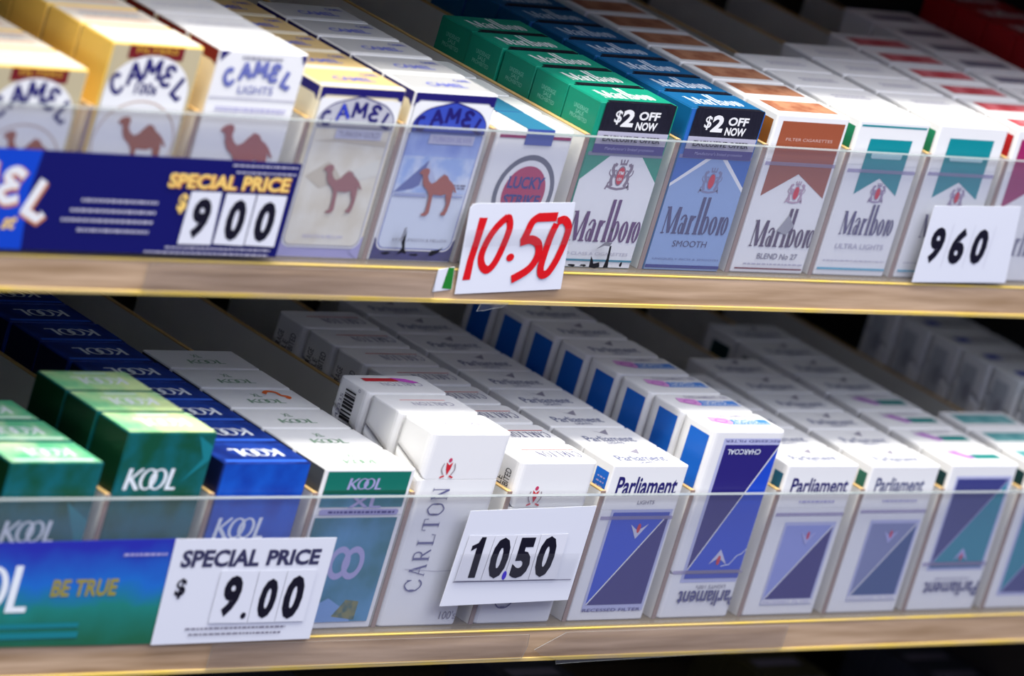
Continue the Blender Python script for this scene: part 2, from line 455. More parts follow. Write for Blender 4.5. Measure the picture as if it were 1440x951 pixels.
def crest(f, cx, cy, s, mt, red, letters=False):
    ts = []
    for sg in (-1, 1):
        P = lambda pts: [(cx + sg * x * s, cy + y * s) for x, y in pts]
        ts += stroke_tris(P(spline([(0.55, -0.75), (0.72, -0.3), (0.62, 0.05), (0.78, 0.4), (0.72, 0.7)], 4)), 0.26 * s)
        ts += stroke_tris(P([(0.72, 0.72), (0.5, 0.62)]), 0.2 * s)
        ts += stroke_tris(P([(0.66, 0.25), (0.42, 0.3), (0.38, 0.1)]), 0.1 * s)
        ts += stroke_tris(P([(0.68, 0.05), (0.46, 0.0), (0.42, -0.2)]), 0.1 * s)
        ts += stroke_tris(P([(0.66, -0.35), (0.9, -0.55), (0.86, -0.85)]), 0.13 * s)
        ts += stroke_tris(P(spline([(0.8, -0.1), (1.0, 0.1), (0.98, 0.35)], 4)), 0.09 * s)
        ts += stroke_tris(P([(0, -0.92), (0.5, -0.86), (0.95, -0.72), (1.0, -0.95)]), 0.16 * s)
    ts += stroke_tris([(cx - 0.3 * s, cy + 0.72 * s), (cx + 0.3 * s, cy + 0.72 * s)], 0.14 * s)
    for dx in (-0.26, 0, 0.26):
        ts += stroke_tris([(cx + dx * 0.9 * s, cy + 0.76 * s), (cx + dx * 1.1 * s, cy + 1.02 * s)], 0.12 * s)
    f.tris([t if (t[1][0] - t[0][0]) * (t[2][1] - t[0][1]) - (t[2][0] - t[0][0]) * (t[1][1] - t[0][1]) > 0 else t[::-1] for t in ts], mt)
    f.ell(cx, cy - 0.05 * s, 0.40 * s, 0.66 * s, mt)
    f.ell(cx, cy - 0.05 * s, 0.31 * s, 0.56 * s, red)
    if letters:
        f.text('PM', cx - 0.2 * s, cy + 0.02 * s, cx + 0.2 * s, cy + 0.26 * s, WHITE, 0.02)
        f.text('USA', cx - 0.2 * s, cy - 0.36 * s, cx + 0.2 * s, cy - 0.16 * s, WHITE, 0.02)

DROM = [(16.7, 46.7), (18.0, 48.4), (20.5, 49.2), (22.5, 48.8), (23.2, 47.3), (22.9, 44.8), (24.4, 42.7), (26.6, 41.3), (29.0, 42.3), (30.8, 44.3), (33.1, 46.4), (35.9, 45.6), (37.5, 43.7), (40.0, 42.4), (42.1, 40.6), (45.0, 37.0), (43.6, 37.3), (42.0, 38.9), (42.3, 36.2), (42.6, 31.8), (42.6, 30.7), (42.2, 27.4), (41.3, 24.9), (38.3, 25.3), (38.3, 26.4), (39.7, 27.5), (40.2, 30.1), (40.1, 31.7), (38.5, 34.4), (38.1, 36.3), (34.9, 35.4), (31.3, 35.6), (29.5, 35.7), (29.9, 32.5), (30.2, 29.2), (30.4, 26.1), (29.1, 24.5), (25.7, 24.4), (25.5, 25.5), (27.5, 26.3), (27.6, 29.6), (27.4, 32.9), (26.8, 35.6), (24.8, 37.8), (21.9, 39.8), (20.4, 42.0), (19.7, 44.7), (18.6, 46.0), (17.5, 46.0)]
def dromedary(f, mt, dx=0, dy=0, k=1.0):
    f.poly([(30 + (x - 30) * k + dx, 37 + (y - 37) * k + dy) for x, y in DROM], mt)
    f.stroke([(29.0 + dx, 35.5 + dy), (29.0 + dx, 31 + dy), (28.2 + dx, 25 + dy)], 1.2, mt)
    f.stroke([(40.2 + dx, 36 + dy), (41.6 + dx, 31 + dy), (40.4 + dx, 25.2 + dy)], 1.2, mt)

def arc_letter(ch):
    """Fat fairground letters in a unit box, as strokes (points, width)."""
    if ch == 'C': return [(spline([(0.86, 0.78), (0.6, 0.96), (0.25, 0.86), (0.08, 0.5), (0.25, 0.12), (0.6, 0.04), (0.9, 0.22)], 4), 0.26)]
    if ch == 'A': return [([(0.05, 0.0), (0.55, 1.0)], 0.24), ([(0.5, 1.0), (0.95, 0.0)], 0.28), ([(0.1, 0.36), (0.9, 0.36)], 0.18)]
    if ch == 'M': return [([(0.08, 0.0), (0.14, 1.0)], 0.26), ([(0.14, 0.95), (0.5, 0.3)], 0.24), ([(0.5, 0.3), (0.86, 0.95)], 0.24), ([(0.86, 1.0), (0.92, 0.0)], 0.26)]
    if ch == 'E': return [(spline([(0.85, 0.85), (0.45, 0.98), (0.15, 0.78), (0.5, 0.54)], 4), 0.25), (spline([(0.5, 0.54), (0.1, 0.3), (0.42, 0.03), (0.9, 0.18)], 4), 0.25), ([(0.3, 0.53), (0.75, 0.53)], 0.2)]
    if ch == 'L': return [([(0.25, 1.0), (0.25, 0.05)], 0.28), ([(0.12, 0.1), (0.9, 0.1), (0.95, 0.3)], 0.24)]
    return []
def arch_word(f, spec, mt, grow=0.0):
    """spec: (letter, centre a, centre b, width, height, tilt in degrees)"""
    ts = []
    for ch, ca, cb, wd, ht, rot in spec:
        c, s_ = math.cos(math.radians(rot)), math.sin(math.radians(rot))
        for pts, lw in arc_letter(ch):
            q = [((x - 0.5) * wd, (y - 0.5) * ht) for x, y in pts]
            q = [(ca + x * c - y * s_, cb + x * s_ + y * c) for x, y in q]
            ts += stroke_tris(q, lw * (wd + ht) / 2 + grow)
    f.tris(ts, mt)

def kool_word(f, a0, b0, a1, b1, mt, rot=0, sh=0.12):
    W, H = a1 - a0, b1 - b0
    S = []
    S += stroke_tris([(0.05, 0), (0.05, 1)], 0.07)
    S += stroke_tris([(0.08, 0.45), (0.27, 1.0)], 0.06)
    S += stroke_tris([(0.1, 0.52), (0.28, 0.0)], 0.08)
    for cx in (0.43, 0.62):
        n = 24
        for i in range(n):
            t0, t1 = 2 * math.pi * i / n, 2 * math.pi * (i + 1) / n
            pt = lambda r, q, t: (cx + r * math.cos(t), 0.5 + q * math.sin(t))
            S += [[pt(0.16, 0.5, t0), pt(0.16, 0.5, t1), pt(0.10, 0.42, t1)], [pt(0.16, 0.5, t0), pt(0.10, 0.42, t1), pt(0.10, 0.42, t0)]]
    S += stroke_tris([(0.84, 1), (0.84, 0)], 0.07)
    S += stroke_tris([(0.82, 0.06), (1.0, 0.06)], 0.12)
    out = []
    for t in S:
        q = []
        for x, y in t:
            if rot == 180: x, y = 1 - x, 1 - y
            q.append((a0 + x * W + (sh * (y - 0.5) * H if not rot else 0), b0 + y * H))
        ar = (q[1][0] - q[0][0]) * (q[2][1] - q[0][1]) - (q[2][0] - q[0][0]) * (q[1][1] - q[0][1])
        out.append(q if ar > 0 else q[::-1])
    f.tris(out, mt)

SERIF = {
 'C': [(spline([(0.92, 0.74), (0.8, 0.92), (0.5, 1.0), (0.15, 0.8), (0.05, 0.5), (0.15, 0.2), (0.5, 0.0), (0.8, 0.06), (0.95, 0.22)], 4), 0.1), ([(0.93, 0.66), (0.93, 0.95)], 0.06), ([(0.09, 0.35), (0.09, 0.65)], 0.14)],
 'A': [([(0.1, 0.0), (0.48, 1.0)], 0.06), ([(0.48, 1.0), (0.88, 0.0)], 0.15), ([(0.24, 0.36), (0.74, 0.36)], 0.05), ([(0, 0.02), (0.24, 0.02)], 0.05), ([(0.72, 0.02), (1.0, 0.02)], 0.05)],
 'R': [([(0.2, 0), (0.2, 1)], 0.15), (spline([(0.2, 0.97), (0.6, 0.97), (0.75, 0.75), (0.6, 0.52), (0.2, 0.5)], 4), 0.09), ([(0.45, 0.5), (0.92, 0.02)], 0.13), ([(0.02, 0.02), (0.4, 0.02)], 0.05), ([(0.02, 0.98), (0.3, 0.98)], 0.05)],
 'L': [([(0.25, 0), (0.25, 1)], 0.15), ([(0.05, 0.03), (0.9, 0.03), (0.94, 0.26)], 0.06), ([(0.05, 0.98), (0.47, 0.98)], 0.05)],
 'T': [([(0.5, 0), (0.5, 1)], 0.15), ([(0.04, 0.74), (0.06, 0.96), (0.94, 0.96), (0.96, 0.74)], 0.06), ([(0.3, 0.02), (0.7, 0.02)], 0.05)],
 'O': [(spline([(0.5, 1.0), (0.12, 0.8), (0.06, 0.5), (0.12, 0.2), (0.5, 0.0), (0.88, 0.2), (0.94, 0.5), (0.88, 0.8), (0.5, 1.0)], 4), 0.1), ([(0.08, 0.3), (0.08, 0.7)], 0.12), ([(0.92, 0.3), (0.92, 0.7)], 0.12)],
 'N': [([(0.15, 0), (0.15, 1)], 0.06), ([(0.12, 1.0), (0.85, 0.0)], 0.15), ([(0.86, 0), (0.86, 1)], 0.06), ([(0, 0.02), (0.3, 0.02)], 0.05), ([(0.7, 0.98), (1, 0.98)], 0.05)],
}
def serif_word(f, word, a0, b0, a1, b1, mt, rot=0, bold=1.0):
    n = len(word); ts = []
    for i, ch in enumerate(word):
        for pts, lw in SERIF[ch]:
            p = [((i + 0.1 + 0.8 * x) / n, y) for x, y in pts]
            # work in a rectangle of real proportions
            if rot in (90, 270): Wd, Ht = (b1 - b0), (a1 - a0)
            else: Wd, Ht = (a1 - a0), (b1 - b0)
            q = [(x * Wd, y * Ht) for x, y in p]
            for t in stroke_tris(q, lw * bold * Wd / n * 0.9):
                r = []
                for x, y in t:
                    if rot == 90: r.append((a1 - y, b0 + x))
                    elif rot == 180: r.append((a1 - x, b1 - y))
                    else: r.append((a0 + x, b0 + y))
                ts.append(r)
    f.tris(ts, mt)

def underage(f, ca, cb, wd, ht, mt, rot=0):
    if rot == 0:
        f.text('UNDERAGE', ca - wd / 2, cb + ht * 0.2, ca + wd / 2, cb + ht * 0.5, mt)
        f.text('SALE', ca - wd * 0.28, cb - ht * 0.15, ca + wd * 0.28, cb + ht * 0.13, mt)
        f.text('PROHIBITED', ca - wd * 0.6, cb - ht * 0.5, ca + wd * 0.6, cb - ht * 0.22, mt)
    else:
        f.text('UNDERAGE', ca - wd * 0.5, cb - ht * 0.5, ca - wd * 0.2, cb + ht * 0.5, mt, 0, 90)
        f.text('SALE', ca - wd * 0.14, cb - ht * 0.28, ca + wd * 0.14, cb + ht * 0.28, mt, 0, 90)
        f.text('PROHIBITED', ca + wd * 0.2, cb - ht * 0.55, ca + wd * 0.5, cb + ht * 0.6, mt, 0, 90)

# ------------------------------------------------------------------ pack geometry
DP = 24.3
PITCH = 25.25
def prism(prof, w, mt, bev, seg, keep, mb, rnd=0.0, smooth=False):
    """side profile (y, z) extruded over x 0..w; edges in the plane marked by keep stay sharp"""
    bm = bmesh.new()
    a = [bm.verts.new((0, y, z)) for y, z in prof]; b = [bm.verts.new((w, y, z)) for y, z in prof]
    n = len(prof)
    bm.faces.new(a); bm.faces.new(b[::-1])
    for i in range(n):
        j = (i + 1) % n
        bm.faces.new([a[j], a[i], b[i], b[j]])
    bmesh.ops.recalc_face_normals(bm, faces=bm.faces)
    def seam(e): return all(keep(v.co) for v in e.verts)
    if rnd > 0:
        ed = [e for e in bm.edges if abs(e.verts[0].co.z - e.verts[1].co.z) > 5]
        bmesh.ops.bevel(bm, geom=ed, offset=rnd, segments=4, affect='EDGES', profile=0.5)
        ed = [e for e in bm.edges if not seam(e) and abs(e.verts[0].co.z - e.verts[1].co.z) < 1e-4 and not keep(e.verts[0].co)]
    else:
        ed = [e for e in bm.edges if not seam(e)]
    bmesh.ops.bevel(bm, geom=ed, offset=bev, segments=seg, affect='EDGES', profile=0.5)
    mb.bm(bm, mt, smooth)

def build_pack(design, h, w, kind='hard', body=None, bev=0.7, seg=2, rnd=0.0, tape=None, sidemat=None, lid=25.0):
    """Returns (root, parts): a pack standing at its front left bottom corner."""
    body = body or WHITE
    root = empty('cigarette_pack', (0, 0, 0))
    parts = []
    if kind == 'hard':
        hf, hb = h - lid, h - lid + 9
        A, B = MB(), MB()
        on = lambda co: abs(co.z - (hf + (hb - hf) * co.y / DP)) < 0.6
        prism([(0, 0), (DP, 0), (DP, hb - 0.12), (0, hf - 0.12)], w, body, bev, seg, on, A, rnd)
        prism([(0, hf + 0.12), (DP, hb + 0.12), (DP, h), (0, h)], w, body, bev, seg, on, B, rnd)
        mg = max(bev, rnd * 0.8)
        front = Face(lambda a, b, o: (a, -o, b), [(A, (0, -1), -hf), (B, (0, 1), hf)], (mg, bev, w - mg, h - bev))
        sl = (hb - hf) / DP
        # left face: a runs from the back edge to the front edge
        left = Face(lambda a, b, o: (-o, DP - a, b), [(A, (-sl, -1), -(hf + sl * DP)), (B, (sl, 1), hf + sl * DP)], (mg, bev, DP - mg, h - bev))
        top = Face(lambda a, b, o: (a, b, h + o), [(B, None, 0)], (mg, bev, w - mg, DP - bev))
        extra = design(front, left, top, w, h, root)
        parts.append(A.build('carton_box', root)); parts.append(B.build('flip_lid', root))
    else:
        A = MB()
        bm = bmesh.new(); bmesh.ops.create_cube(bm, size=1)
        for v in bm.verts: v.co = Vector((w * (v.co.x + 0.5), DP * (v.co.y + 0.5), h * (v.co.z + 0.5)))
        bmesh.ops.bevel(bm, geom=[e for e in bm.edges if abs(e.verts[0].co.z - e.verts[1].co.z) > 5], offset=3.0, segments=4, affect='EDGES', profile=0.5)
        bmesh.ops.bevel(bm, geom=[e for e in bm.edges if abs(e.verts[0].co.z - e.verts[1].co.z) < 1e-4], offset=0.9, segments=2, affect='EDGES', profile=0.5)
        A.bm(bm, body)
        front = Face(lambda a, b, o: (a, -o, b), [(A, None, 0)], (2.5, 1, w - 2.5, h - 1))
        left = Face(lambda a, b, o: (-o, DP - a, b), [(A, None, 0)], (2.5, 1, DP - 2.5, h - 1))
        top = Face(lambda a, b, o: (a, b, h + o), [(A, None, 0)], (2, 1, w - 2, DP - 1))
        extra = design(front, left, top, w, h, root)
        parts.append(A.build('soft_wrapper', root))
    if tape:
        T = MB(); o = 0.45; e = 0.9
        y0 = rnd if rnd else 0
        T.face([(e, -o, tape), (w - e, -o, tape), (w - e, -o, tape + 2.0), (e, -o, tape + 2.0)], TAPE)
        T.face([(-o, DP - 1, tape), (-o, 1, tape), (-o, 1, tape + 2.0), (-o, DP - 1, tape + 2.0)], TAPE)
        parts.append(T.build('tear_tape', root))
    for p in (extra or []): parts.append(p)
    return root, parts

# ------------------------------------------------------------------ the designs (front, left side, top), millimetres from the left bottom corner
def d_u0(f, l, t, w, h, r, tall=False):
    l.rect(0, 0, DP, h, YELLOW)
    f.rect(0, 0, w, h, mat('warm_grey_card', (186, 174, 140)))
    f.rect(10.3, h - 7.5, 43.5, h - 0.5, MAROON)
    f.text('FILTERS', 15, h - 4.6, 40, h - 1.8, GOLDT, 0.02)
    # white arch and round window
    pts = [(27 + 25 * math.cos(math.radians(a)), h - 24 + 18.5 * math.sin(math.radians(a))) for a in range(0, 181, 12)]
    f.poly(pts + [(2, 12), (52, 12)][0:2], WHITE)
    f.ring(27, h - 48, 24.5, 20.5, 23.7, 19.7, mat('tan_ring_print', (186, 160, 140)), 40)
    b = h - 102.5
    arch_word(f, [('C', 8.2, 80.5 + b + 2, 7, 10, 28), ('A', 17.0, 86.0 + b + 2, 9, 10.5, 14), ('M', 27.4, 88.5 + b + 2, 10, 10, -2), ('E', 37.6, 85.5 + b + 2, 8, 10, -18), ('L', 46.2, 79.5 + b + 2, 8, 10.5, -34)], NAVY)
    if tall: f.text('100s', 19.5, 77.8, 33, 83.5, NAVY, 0.02)
    dromedary(f, mat('dromedary_rust', (150, 78, 48)), 0.5, h - 102.5 + 16 if tall else 6, 1.15)
    t.rect(0, 0, w, DP, mat('ivory_card', (240, 230, 212)))
    t.rect(8, 7, 48, 9.5, mat('apricot_stripe', (232, 190, 160))); t.lines(10, 12, 46, 17, 2, mat('blue_grey_print', (160, 170, 190)), 1.2)
    t.rect(6, 19, 50, 20.5, mat('apricot_stripe', (232, 190, 160)))
def d_u1(f, l, t, w, h, r): d_u0(f, l, t, w, h, r, True)
def d_u2(f, l, t, w, h, r):
    l.rect(0, 0, DP, h, CREAM)
    l.poly([(2, h - 0.5), (DP, h - 0.5), (DP, h - 9), (DP - 4, h - 7), (2, h - 7)], MAROON)
    for x0, x1, x2 in ((0, 7.5, 1), (w, w - 4.5, 1)):
        f.poly([(x0, h), (x1, h), (x0 + (1.5 if x0 == 0 else -1.5), h - 6)], NAVY)
    f.rect(0.8, 78.3, w - 0.8, 78.9, PALEG)
    f.lines(14.5, h - 4.2, 40, h - 2.8, 1, GREYT, 1.2)
    sp = [('C', 9.5, 89.0, 6.5, 8, 20), ('A', 18.4, 92.2, 7.5, 8, 10), ('M', 27.8, 93.4, 8, 8, 0), ('E', 37.0, 92.0, 7, 8, -10), ('L', 45.6, 88.8, 7, 8, -22)]
    arch_word(f, sp, MIDB, 0.5); arch_word(f, sp, mat('lilac_letter_fill', (112, 118, 176)), -0.4)
    f.text('LIGHTS', 16.7, 81.2, 38.6, 85.2, mat('lilac_letter_fill', (112, 118, 176)), 0.01)
    f.lines(6, 72, 50, 74.5, 2, LILAC, 0.7)
    dromedary(f, mat('dromedary_russet', (158, 84, 76)), 0.5, 13, 1.3)
    t.lines(8, 9, 46, 15, 2, PALEG, 0.6)
def ogee(a0, b0, a1, bm, bt):
    c = (a0 + a1) / 2
    return [(a0, b0), (a1, b0)] + spline([(a1, b0), (a1 - 0.5, bm), (a1 - 7, bm + (bt - bm) * 0.55), (c + 7, bt - 1.6), (c, bt)], 5) + spline([(c, bt), (c - 7, bt - 1.6), (a0 + 7, bm + (bt - bm) * 0.55), (a0 + 0.5, bm), (a0, b0)], 5)
def d_u34(f, l, t, w, h, r, gold):
    edge = LILAC if gold else NAVY
    l.rect(0, 0, DP, h, CREAM)
    l.rect(0, h - 5.5, DP, h, NAVY)
    l.poly([(DP, h), (DP, h - 9), (DP - 5, h - 4)], NAVY)
    f.rect(0, 0, w, 5.5, LILAC if gold else NAVY)
    f.rect(0, h - 4.6, w, h, NAVY)
    f.poly([(0, h), (5, h - 4), (0, h - 9)], NAVY); f.poly([(w, h), (w, h - 9), (w - 5, h - 4)], NAVY)
    for x, s in ((0, 1), (w, -1)): f.poly([(x, 0), (x + s * 8, 4), (x + s * 0.2, 13)] if s > 0 else [(x, 0), (x - 0.2, 13), (x - 8, 4)], LILAC if gold else NAVY)
    f.rrect(2.0, 5.8, w - 2.0, h - 6, 5, WHITE)
    f.rrect(2.8, 6.6, w - 2.8, 73, 4.5, MIDB if not gold else GREYT)
    f.rrect(3.3, 7.1, w - 3.3, 73, 4.2, SANDP if gold else mat('pale_sand_print', (206, 214, 226)))
    f.rect(1.5, 66.5, w - 1.5, h - 6.2, WHITE)
    if not gold:
        f.rect(3.3, 36, w - 3.3, 71.5, PALEB)
        f.rect(3.3, 55, w - 3.3, 71.5, mat('sky_print', (128, 150, 212), rgb2=(160, 180, 225), scale=50))
        f.poly([(3.4, 36), (21.2, 53.2), (19, 40), (15, 38)], mat('pyramid_shade', (92, 104, 160)))
        f.poly([(21.2, 53.2), (32, 39), (19, 40)], mat('pyramid_light', (176, 186, 214)))
        f.lines(38, 38.5, 50, 41.5, 2, GREYT, 0.9)
        f.rect(4, 34.0, 26, 35.6, mat('dune_shadow', (150, 160, 196))); f.rect(28, 34.4, 50, 35.4, mat('dune_shadow', (150, 160, 196)))
    else:
        f.poly([(5, 42), (18, 50), (24, 46), (30, 40), (16, 36)], mat('dune_print', (198, 188, 166)))
        f.poly([(34, 46), (50, 52), (51, 44), (40, 41)], mat('dune_print2', (222, 220, 206)))
        f.poly([(4, 60), (30, 63), (51, 61), (51, 58.5), (20, 60)], mat('dune_print', (198, 188, 166)))
    f.poly(ogee(3.0, 67.5, w - 3.0, 73.5, h - 5.6 + 1.4), NAVY)
    f.poly(ogee(3.6, 67.9, w - 3.6, 73.5, h - 5.9 + 0.9), mat('arch_grey_fill', (176, 176, 184)) if gold else MIDB)
    sp = [('C', 8.2, 71.8, 7, 7, 22), ('A', 17.4, 75.2, 8.5, 8, 12), ('M', 28.0, 76.6, 9, 8, 0), ('E', 38.4, 75.2, 8, 8, -12), ('L', 47.0, 71.8, 7, 7.5, -24)]
    arch_word(f, sp, NAVY)
    if gold: arch_word(f, sp[1:2], mat('letter_blue', (50, 70, 200)), -1.2)
    f.rect(16.5, 61.8, 46.5, 66.6, mat('label_lilac', (196, 196, 214)))
    f.text('TURKISH GOLD' if gold else 'TURKISH SILVER', 18.5, 62.9, 45, 65.6, GREYT if gold else LILAC, 0.0)
    dromedary(f, ROSE if gold else BROWNC, -1.2 if gold else 0, -0.6 if gold else 0, 1.0)
    f.text('SMOOTH & MELLOW' if gold else 'EXTRA SMOOTH & MELLOW', 14 if gold else 11.5, 11.0, 40 if gold else 48, 12.6, LILAC if gold else GREYT)
    t.rect(0, 0, w, DP, TAN if gold else SILV)
    t.rect(0, 0, w, 3.2, mat('ivory_edge_glint', (244, 232, 206)) if gold else WHITE)  # front edge catching light, painted as a pale strip
    t.text('CAMEL', 16, 8, 42, 13.5, mat('faded_blue_letter', (100, 106, 178)), 0.03)
    t.text('CAMEL', 40, 16.5, 51, 19.5, mat('faded_blue_letter', (100, 106, 178)), 0.02)
def d_u3(f, l, t, w, h, r): d_u34(f, l, t, w, h, r, True)
def d_u4(f, l, t, w, h, r): d_u34(f, l, t, w, h, r, False)
def d_u5(f, l, t, w, h, r):
    f.rect(0, h - 4.8, w, h - 3.2, MAGP)
    f.ell(29.5, 38, 20.5, 20.5, GRING, 40); f.ell(29.5, 38, 17.6, 17.6, WHITE, 40); f.ell(29.5, 38, 14.6, 14.6, LRED, 40)
    f.text('LUCKY', 17, 40.5, 42, 47, DKBLUE, 0.03); f.text('STRIKE', 17, 31.5, 42, 37.5, DKBLUE, 0.03)
    t.rect(0, 0, w, DP, FOIL)
    t.poly([(4, 3), (20, 11), (20, 13), (3, 20)], mat('fold_shade_paper', (196, 198, 198)))
    S = MB()
    S.face([(20, -0.35, h - 8), (39, -0.35, h - 8), (39, -0.35, h + 0.35), (20, -0.35, h + 0.35)], SEALD)
    S.face([(20, -0.35, h + 0.35), (39, -0.35, h + 0.35), (39, DP + 0.2, h + 0.35), (20, DP + 0.2, h + 0.35)], SEAL)
    return [S.build('closure_seal', r)]
def coupon(r, w, h, tint):
    S = MB(); o = 0.5
    def rc(a0, b0, a1, b1, mt, k=0): S.face([(a0, -o - k, b0), (a1, -o - k, b0), (a1, -o - k, b1), (a0, -o - k, b1)], mt)
    rc(3.2, 61.6, w - 1.6, 66.4, STICKP); rc(3.2, 66.4, w - 1.6, 73.2, STICKG); rc(3.2, 73.2, w - 1.6, h + o, STICKK)
    # folded over on to the top
    S.face([(6, -o, h + o), (w - 3, -o, h + o), (w - 3, 2.6, h + o), (6, 2.6, h + o)], STICKK)
    fs = Face(lambda a, b, q: (a, -o - q, b), [(S, None, 0)])
    fs.text('$', 11.8, 77.0, 16.8, 84.6, WHITE, 0.015); fs.text('2', 17.2, 76.0, 25.8, 85.2, WHITE, 0.045)
    fs.text('OFF', 28.6, 80.0, 43.5, 84.6, WHITE, 0.035); fs.text('NOW', 28.2, 74.6, 43.2, 79.0, WHITE, 0.035)
    fs.text('EXCLUSIVE OFFER', 7.5, 68.0, 48.5, 71.2, BLACK, 0.02)
    fs.text("Manufacturer's limited promotion", 11, 63.0, 46, 65.2, LILAC)
    return S.build('coupon_sticker', r)
def mtop(t, mt, w):
    tall_serif_word(t, 9, 7.0, 46, 7.5, 10.5, 15.5, mt)
def d_u6(f, l, t, w, h, r):
    l.rect(0, 0, DP, h, GREEND)
    underage(l, 12, 78, 10.5, 7.5, mat('pale_green_text', (120, 190, 170)))
    f.rect(0, 0, w, h, GREEN)
    f.poly([(0, 46.7), (17.6, 60.4), (40.0, 60.4), (w, 46.5), (w, 0), (0, 0)], WHITE)
    crest(f, 28.5, 50.2, 8.2, mat('crest_grey', (128, 112, 124)), REDI, True)
    tall_serif_word(f, 4.0, 14.2, 53.2, 11.6, 16.2, 23.0, mat('plum_lettering', (88, 46, 96)))
    f.text('20 CLASS A CIGARETTES', 4.5, 7.0, 50.5, 8.6, PALEG)
    f.rect(0, 3.6, w, 4.7, mat('teal_line', (40, 130, 150)))
    t.rect(0, 0, w, DP, GREEN)
    mtop(t, WHITE, w)
    return [coupon(r, w, h, GREEN)]
def d_u7(f, l, t, w, h, r):
    l.rect(0, 0, DP, h, SMOOTHB)
    f.rect(0, 0, w, h, SBLUE)
    f.poly([(0, 47.2), (27, 65.2), (32.5, 65.2), (w, 46), (w, 43.5), (31, 63.2), (28.5, 63.2), (0, 45.2)], WHITE)
    f.poly([(0, 45.2), (28.5, 63.4), (31, 63.4), (w, 43.6), (w, 0), (0, 0)], SMOOTHL)
    crest(f, 30.0, 49.6, 7.0, mat('crest_blue_grey', (120, 124, 156)), REDI)
    tall_serif_word(f, 4.2, 20.2, 51.2, 10.2, 14.6, 20.5, mat('slate_lettering', (66, 66, 104)))
    f.text('SMOOTH', 15.5, 13.2, 40.5, 16.6, mat('slate_lettering', (66, 66, 104)), 0.0)
    f.text('UNIQUELY RICH & SMOOTH', 4.1, 5.7, 52.5, 7.0, mat('slate_pale', (100, 116, 160)))
    f.rect(0, 1.5, w, 3.2, DKBLUE)
    t.rect(0, 0, w, DP, SMOOTHB)
    mtop(t, mat('faded_white_print', (196, 208, 222)), w)
    return [coupon(r, w, h, SBLUE)]
def chevron_front(f, a0, a1, btop, blow, bmid, mt):
    f.poly([(a0 - 0.5, btop), (a1 + 0.5, btop), (a1 + 0.5, blow), ((a0 + a1) / 2, bmid), (a0 - 0.5, blow)], mt)
def d_u8(f, l, t, w, h, r):
    l.rect(DP - 11.5, 43, DP - 2.2, 84, mat('brown_side_panel', (140, 84, 34)))
    chevron_front(f, 5.5, 52, 84.2, 42.8, 55.6, BROWNL)
    f.text('FILTER CIGARETTES', 11, 73.6, 46.4, 75.2, mat('peach_text', (206, 170, 160)))
    crest(f, 31, 45.5, 6.2, mat('crest_pink_grey', (176, 150, 166)), REDI)
    tall_serif_word(f, 7.6, 15.0, 54.2, 10.3, 14.6, 21.6, mat('plum_grey_lettering', (78, 60, 84)))
    f.text('BLEND No 27', 16.4, 8.2, 46.8, 11.4, GREYT, 0.01)
    f.lines(7.7, 4.6, 53, 6.2, 1, PALEG, 0.8)
    f.rect(2, 2.4, w - 2, 3.2, MAROON)
    f.poly([(25, 24), (31, 33), (37, 27), (33, 22)], mat('smudge_grey', (150, 150, 156)))
    t.rect(4.5, 4.5, 50.5, 20.5, mat('brown_top_label', (150, 92, 66), rgb2=(186, 132, 100), scale=120))
def d_teal(f, l, t, w, h, r, wide, panel):
    l.rect(DP - 8, 40, DP - 2.5, 83, panel)
    if not wide: f.rect(2, 84.0, w - 2, 85.0, TEALC)
    a0, a1 = (10.6, 45.4) if wide else (12, 44)
    chevron_front(f, a0, a1, 80.2 if wide else 77.4, 46.3, 55.6, TEALC)
    f.rrect(a0 + 4, 67.5 if wide else 66.5, a1 - 4, 70.2, 1.2, mat('pale_teal_plate', (170, 206, 214)))
    crest(f, 30, 47.4, 5.6, mat('crest_violet', (150, 132, 160)), REDI)
    tall_serif_word(f, 9.5, 23.6, 49.5, 9.4, 13.2, 17.4, mat('slate_lettering2', (84, 78, 112)))
    f.text('LIGHTS' if wide else 'ULTRA LIGHTS', 10 if not wide else 18, 15.6, 47.6 if not wide else 40, 18.6, PALEG, 0.01)
    f.lines(4, 8.3, 52, 9.6, 1, PALEG, 0.6)
    f.rect(0.8, 3.7, w - 0.8, 4.9, mat('pale_teal_line', (90, 164, 190)))
    t.lines(14, 8, 42, 14, 2, PALEG, 1.5)
def d_u9(f, l, t, w, h, r): d_teal(f, l, t, w, h, r, False, GRNP)
def d_u10(f, l, t, w, h, r): d_teal(f, l, t, w, h, r, True, GRNP)
def d_u11(f, l, t, w, h, r):
    l.rect(DP - 8, 40, DP - 2.5, 83, REDP)
    chevron_front(f, 5, 52, 82, 42, 55, MAGP)
    tall_serif_word(f, 7.6, 15.0, 54.2, 10.3, 14.6, 21.6, GREYT)
    t.rect(5.5, 5, 50, 17, mat('red_top_label', (176, 50, 60), rgb2=(206, 110, 116), scale=120))
def d_u12(f, l, t, w, h, r):
    chevron_front(f, 5, 52, 82, 42, 55, MAROON)
    tall_serif_word(f, 7.6, 15.0, 54.2, 10.3, 14.6, 21.6, GREYT)
    t.rect(8, 6, 46, 15, GREYT)
def d_u13(f, l, t, w, h, r):
    l.rect(0, 0, DP, h, REDPK)
    f.rect(0, 0, w, h, REDPK); f.poly([(0, 0), (w, 0), (w, 40), (w / 2, 56), (0, 40)], WHITE)
    tall_serif_word(f, 5, 15.0, 52, 11, 15, 22, BLACK)
    t.rect(0, 0, w, DP, REDPK); mtop(t, WHITE, w)

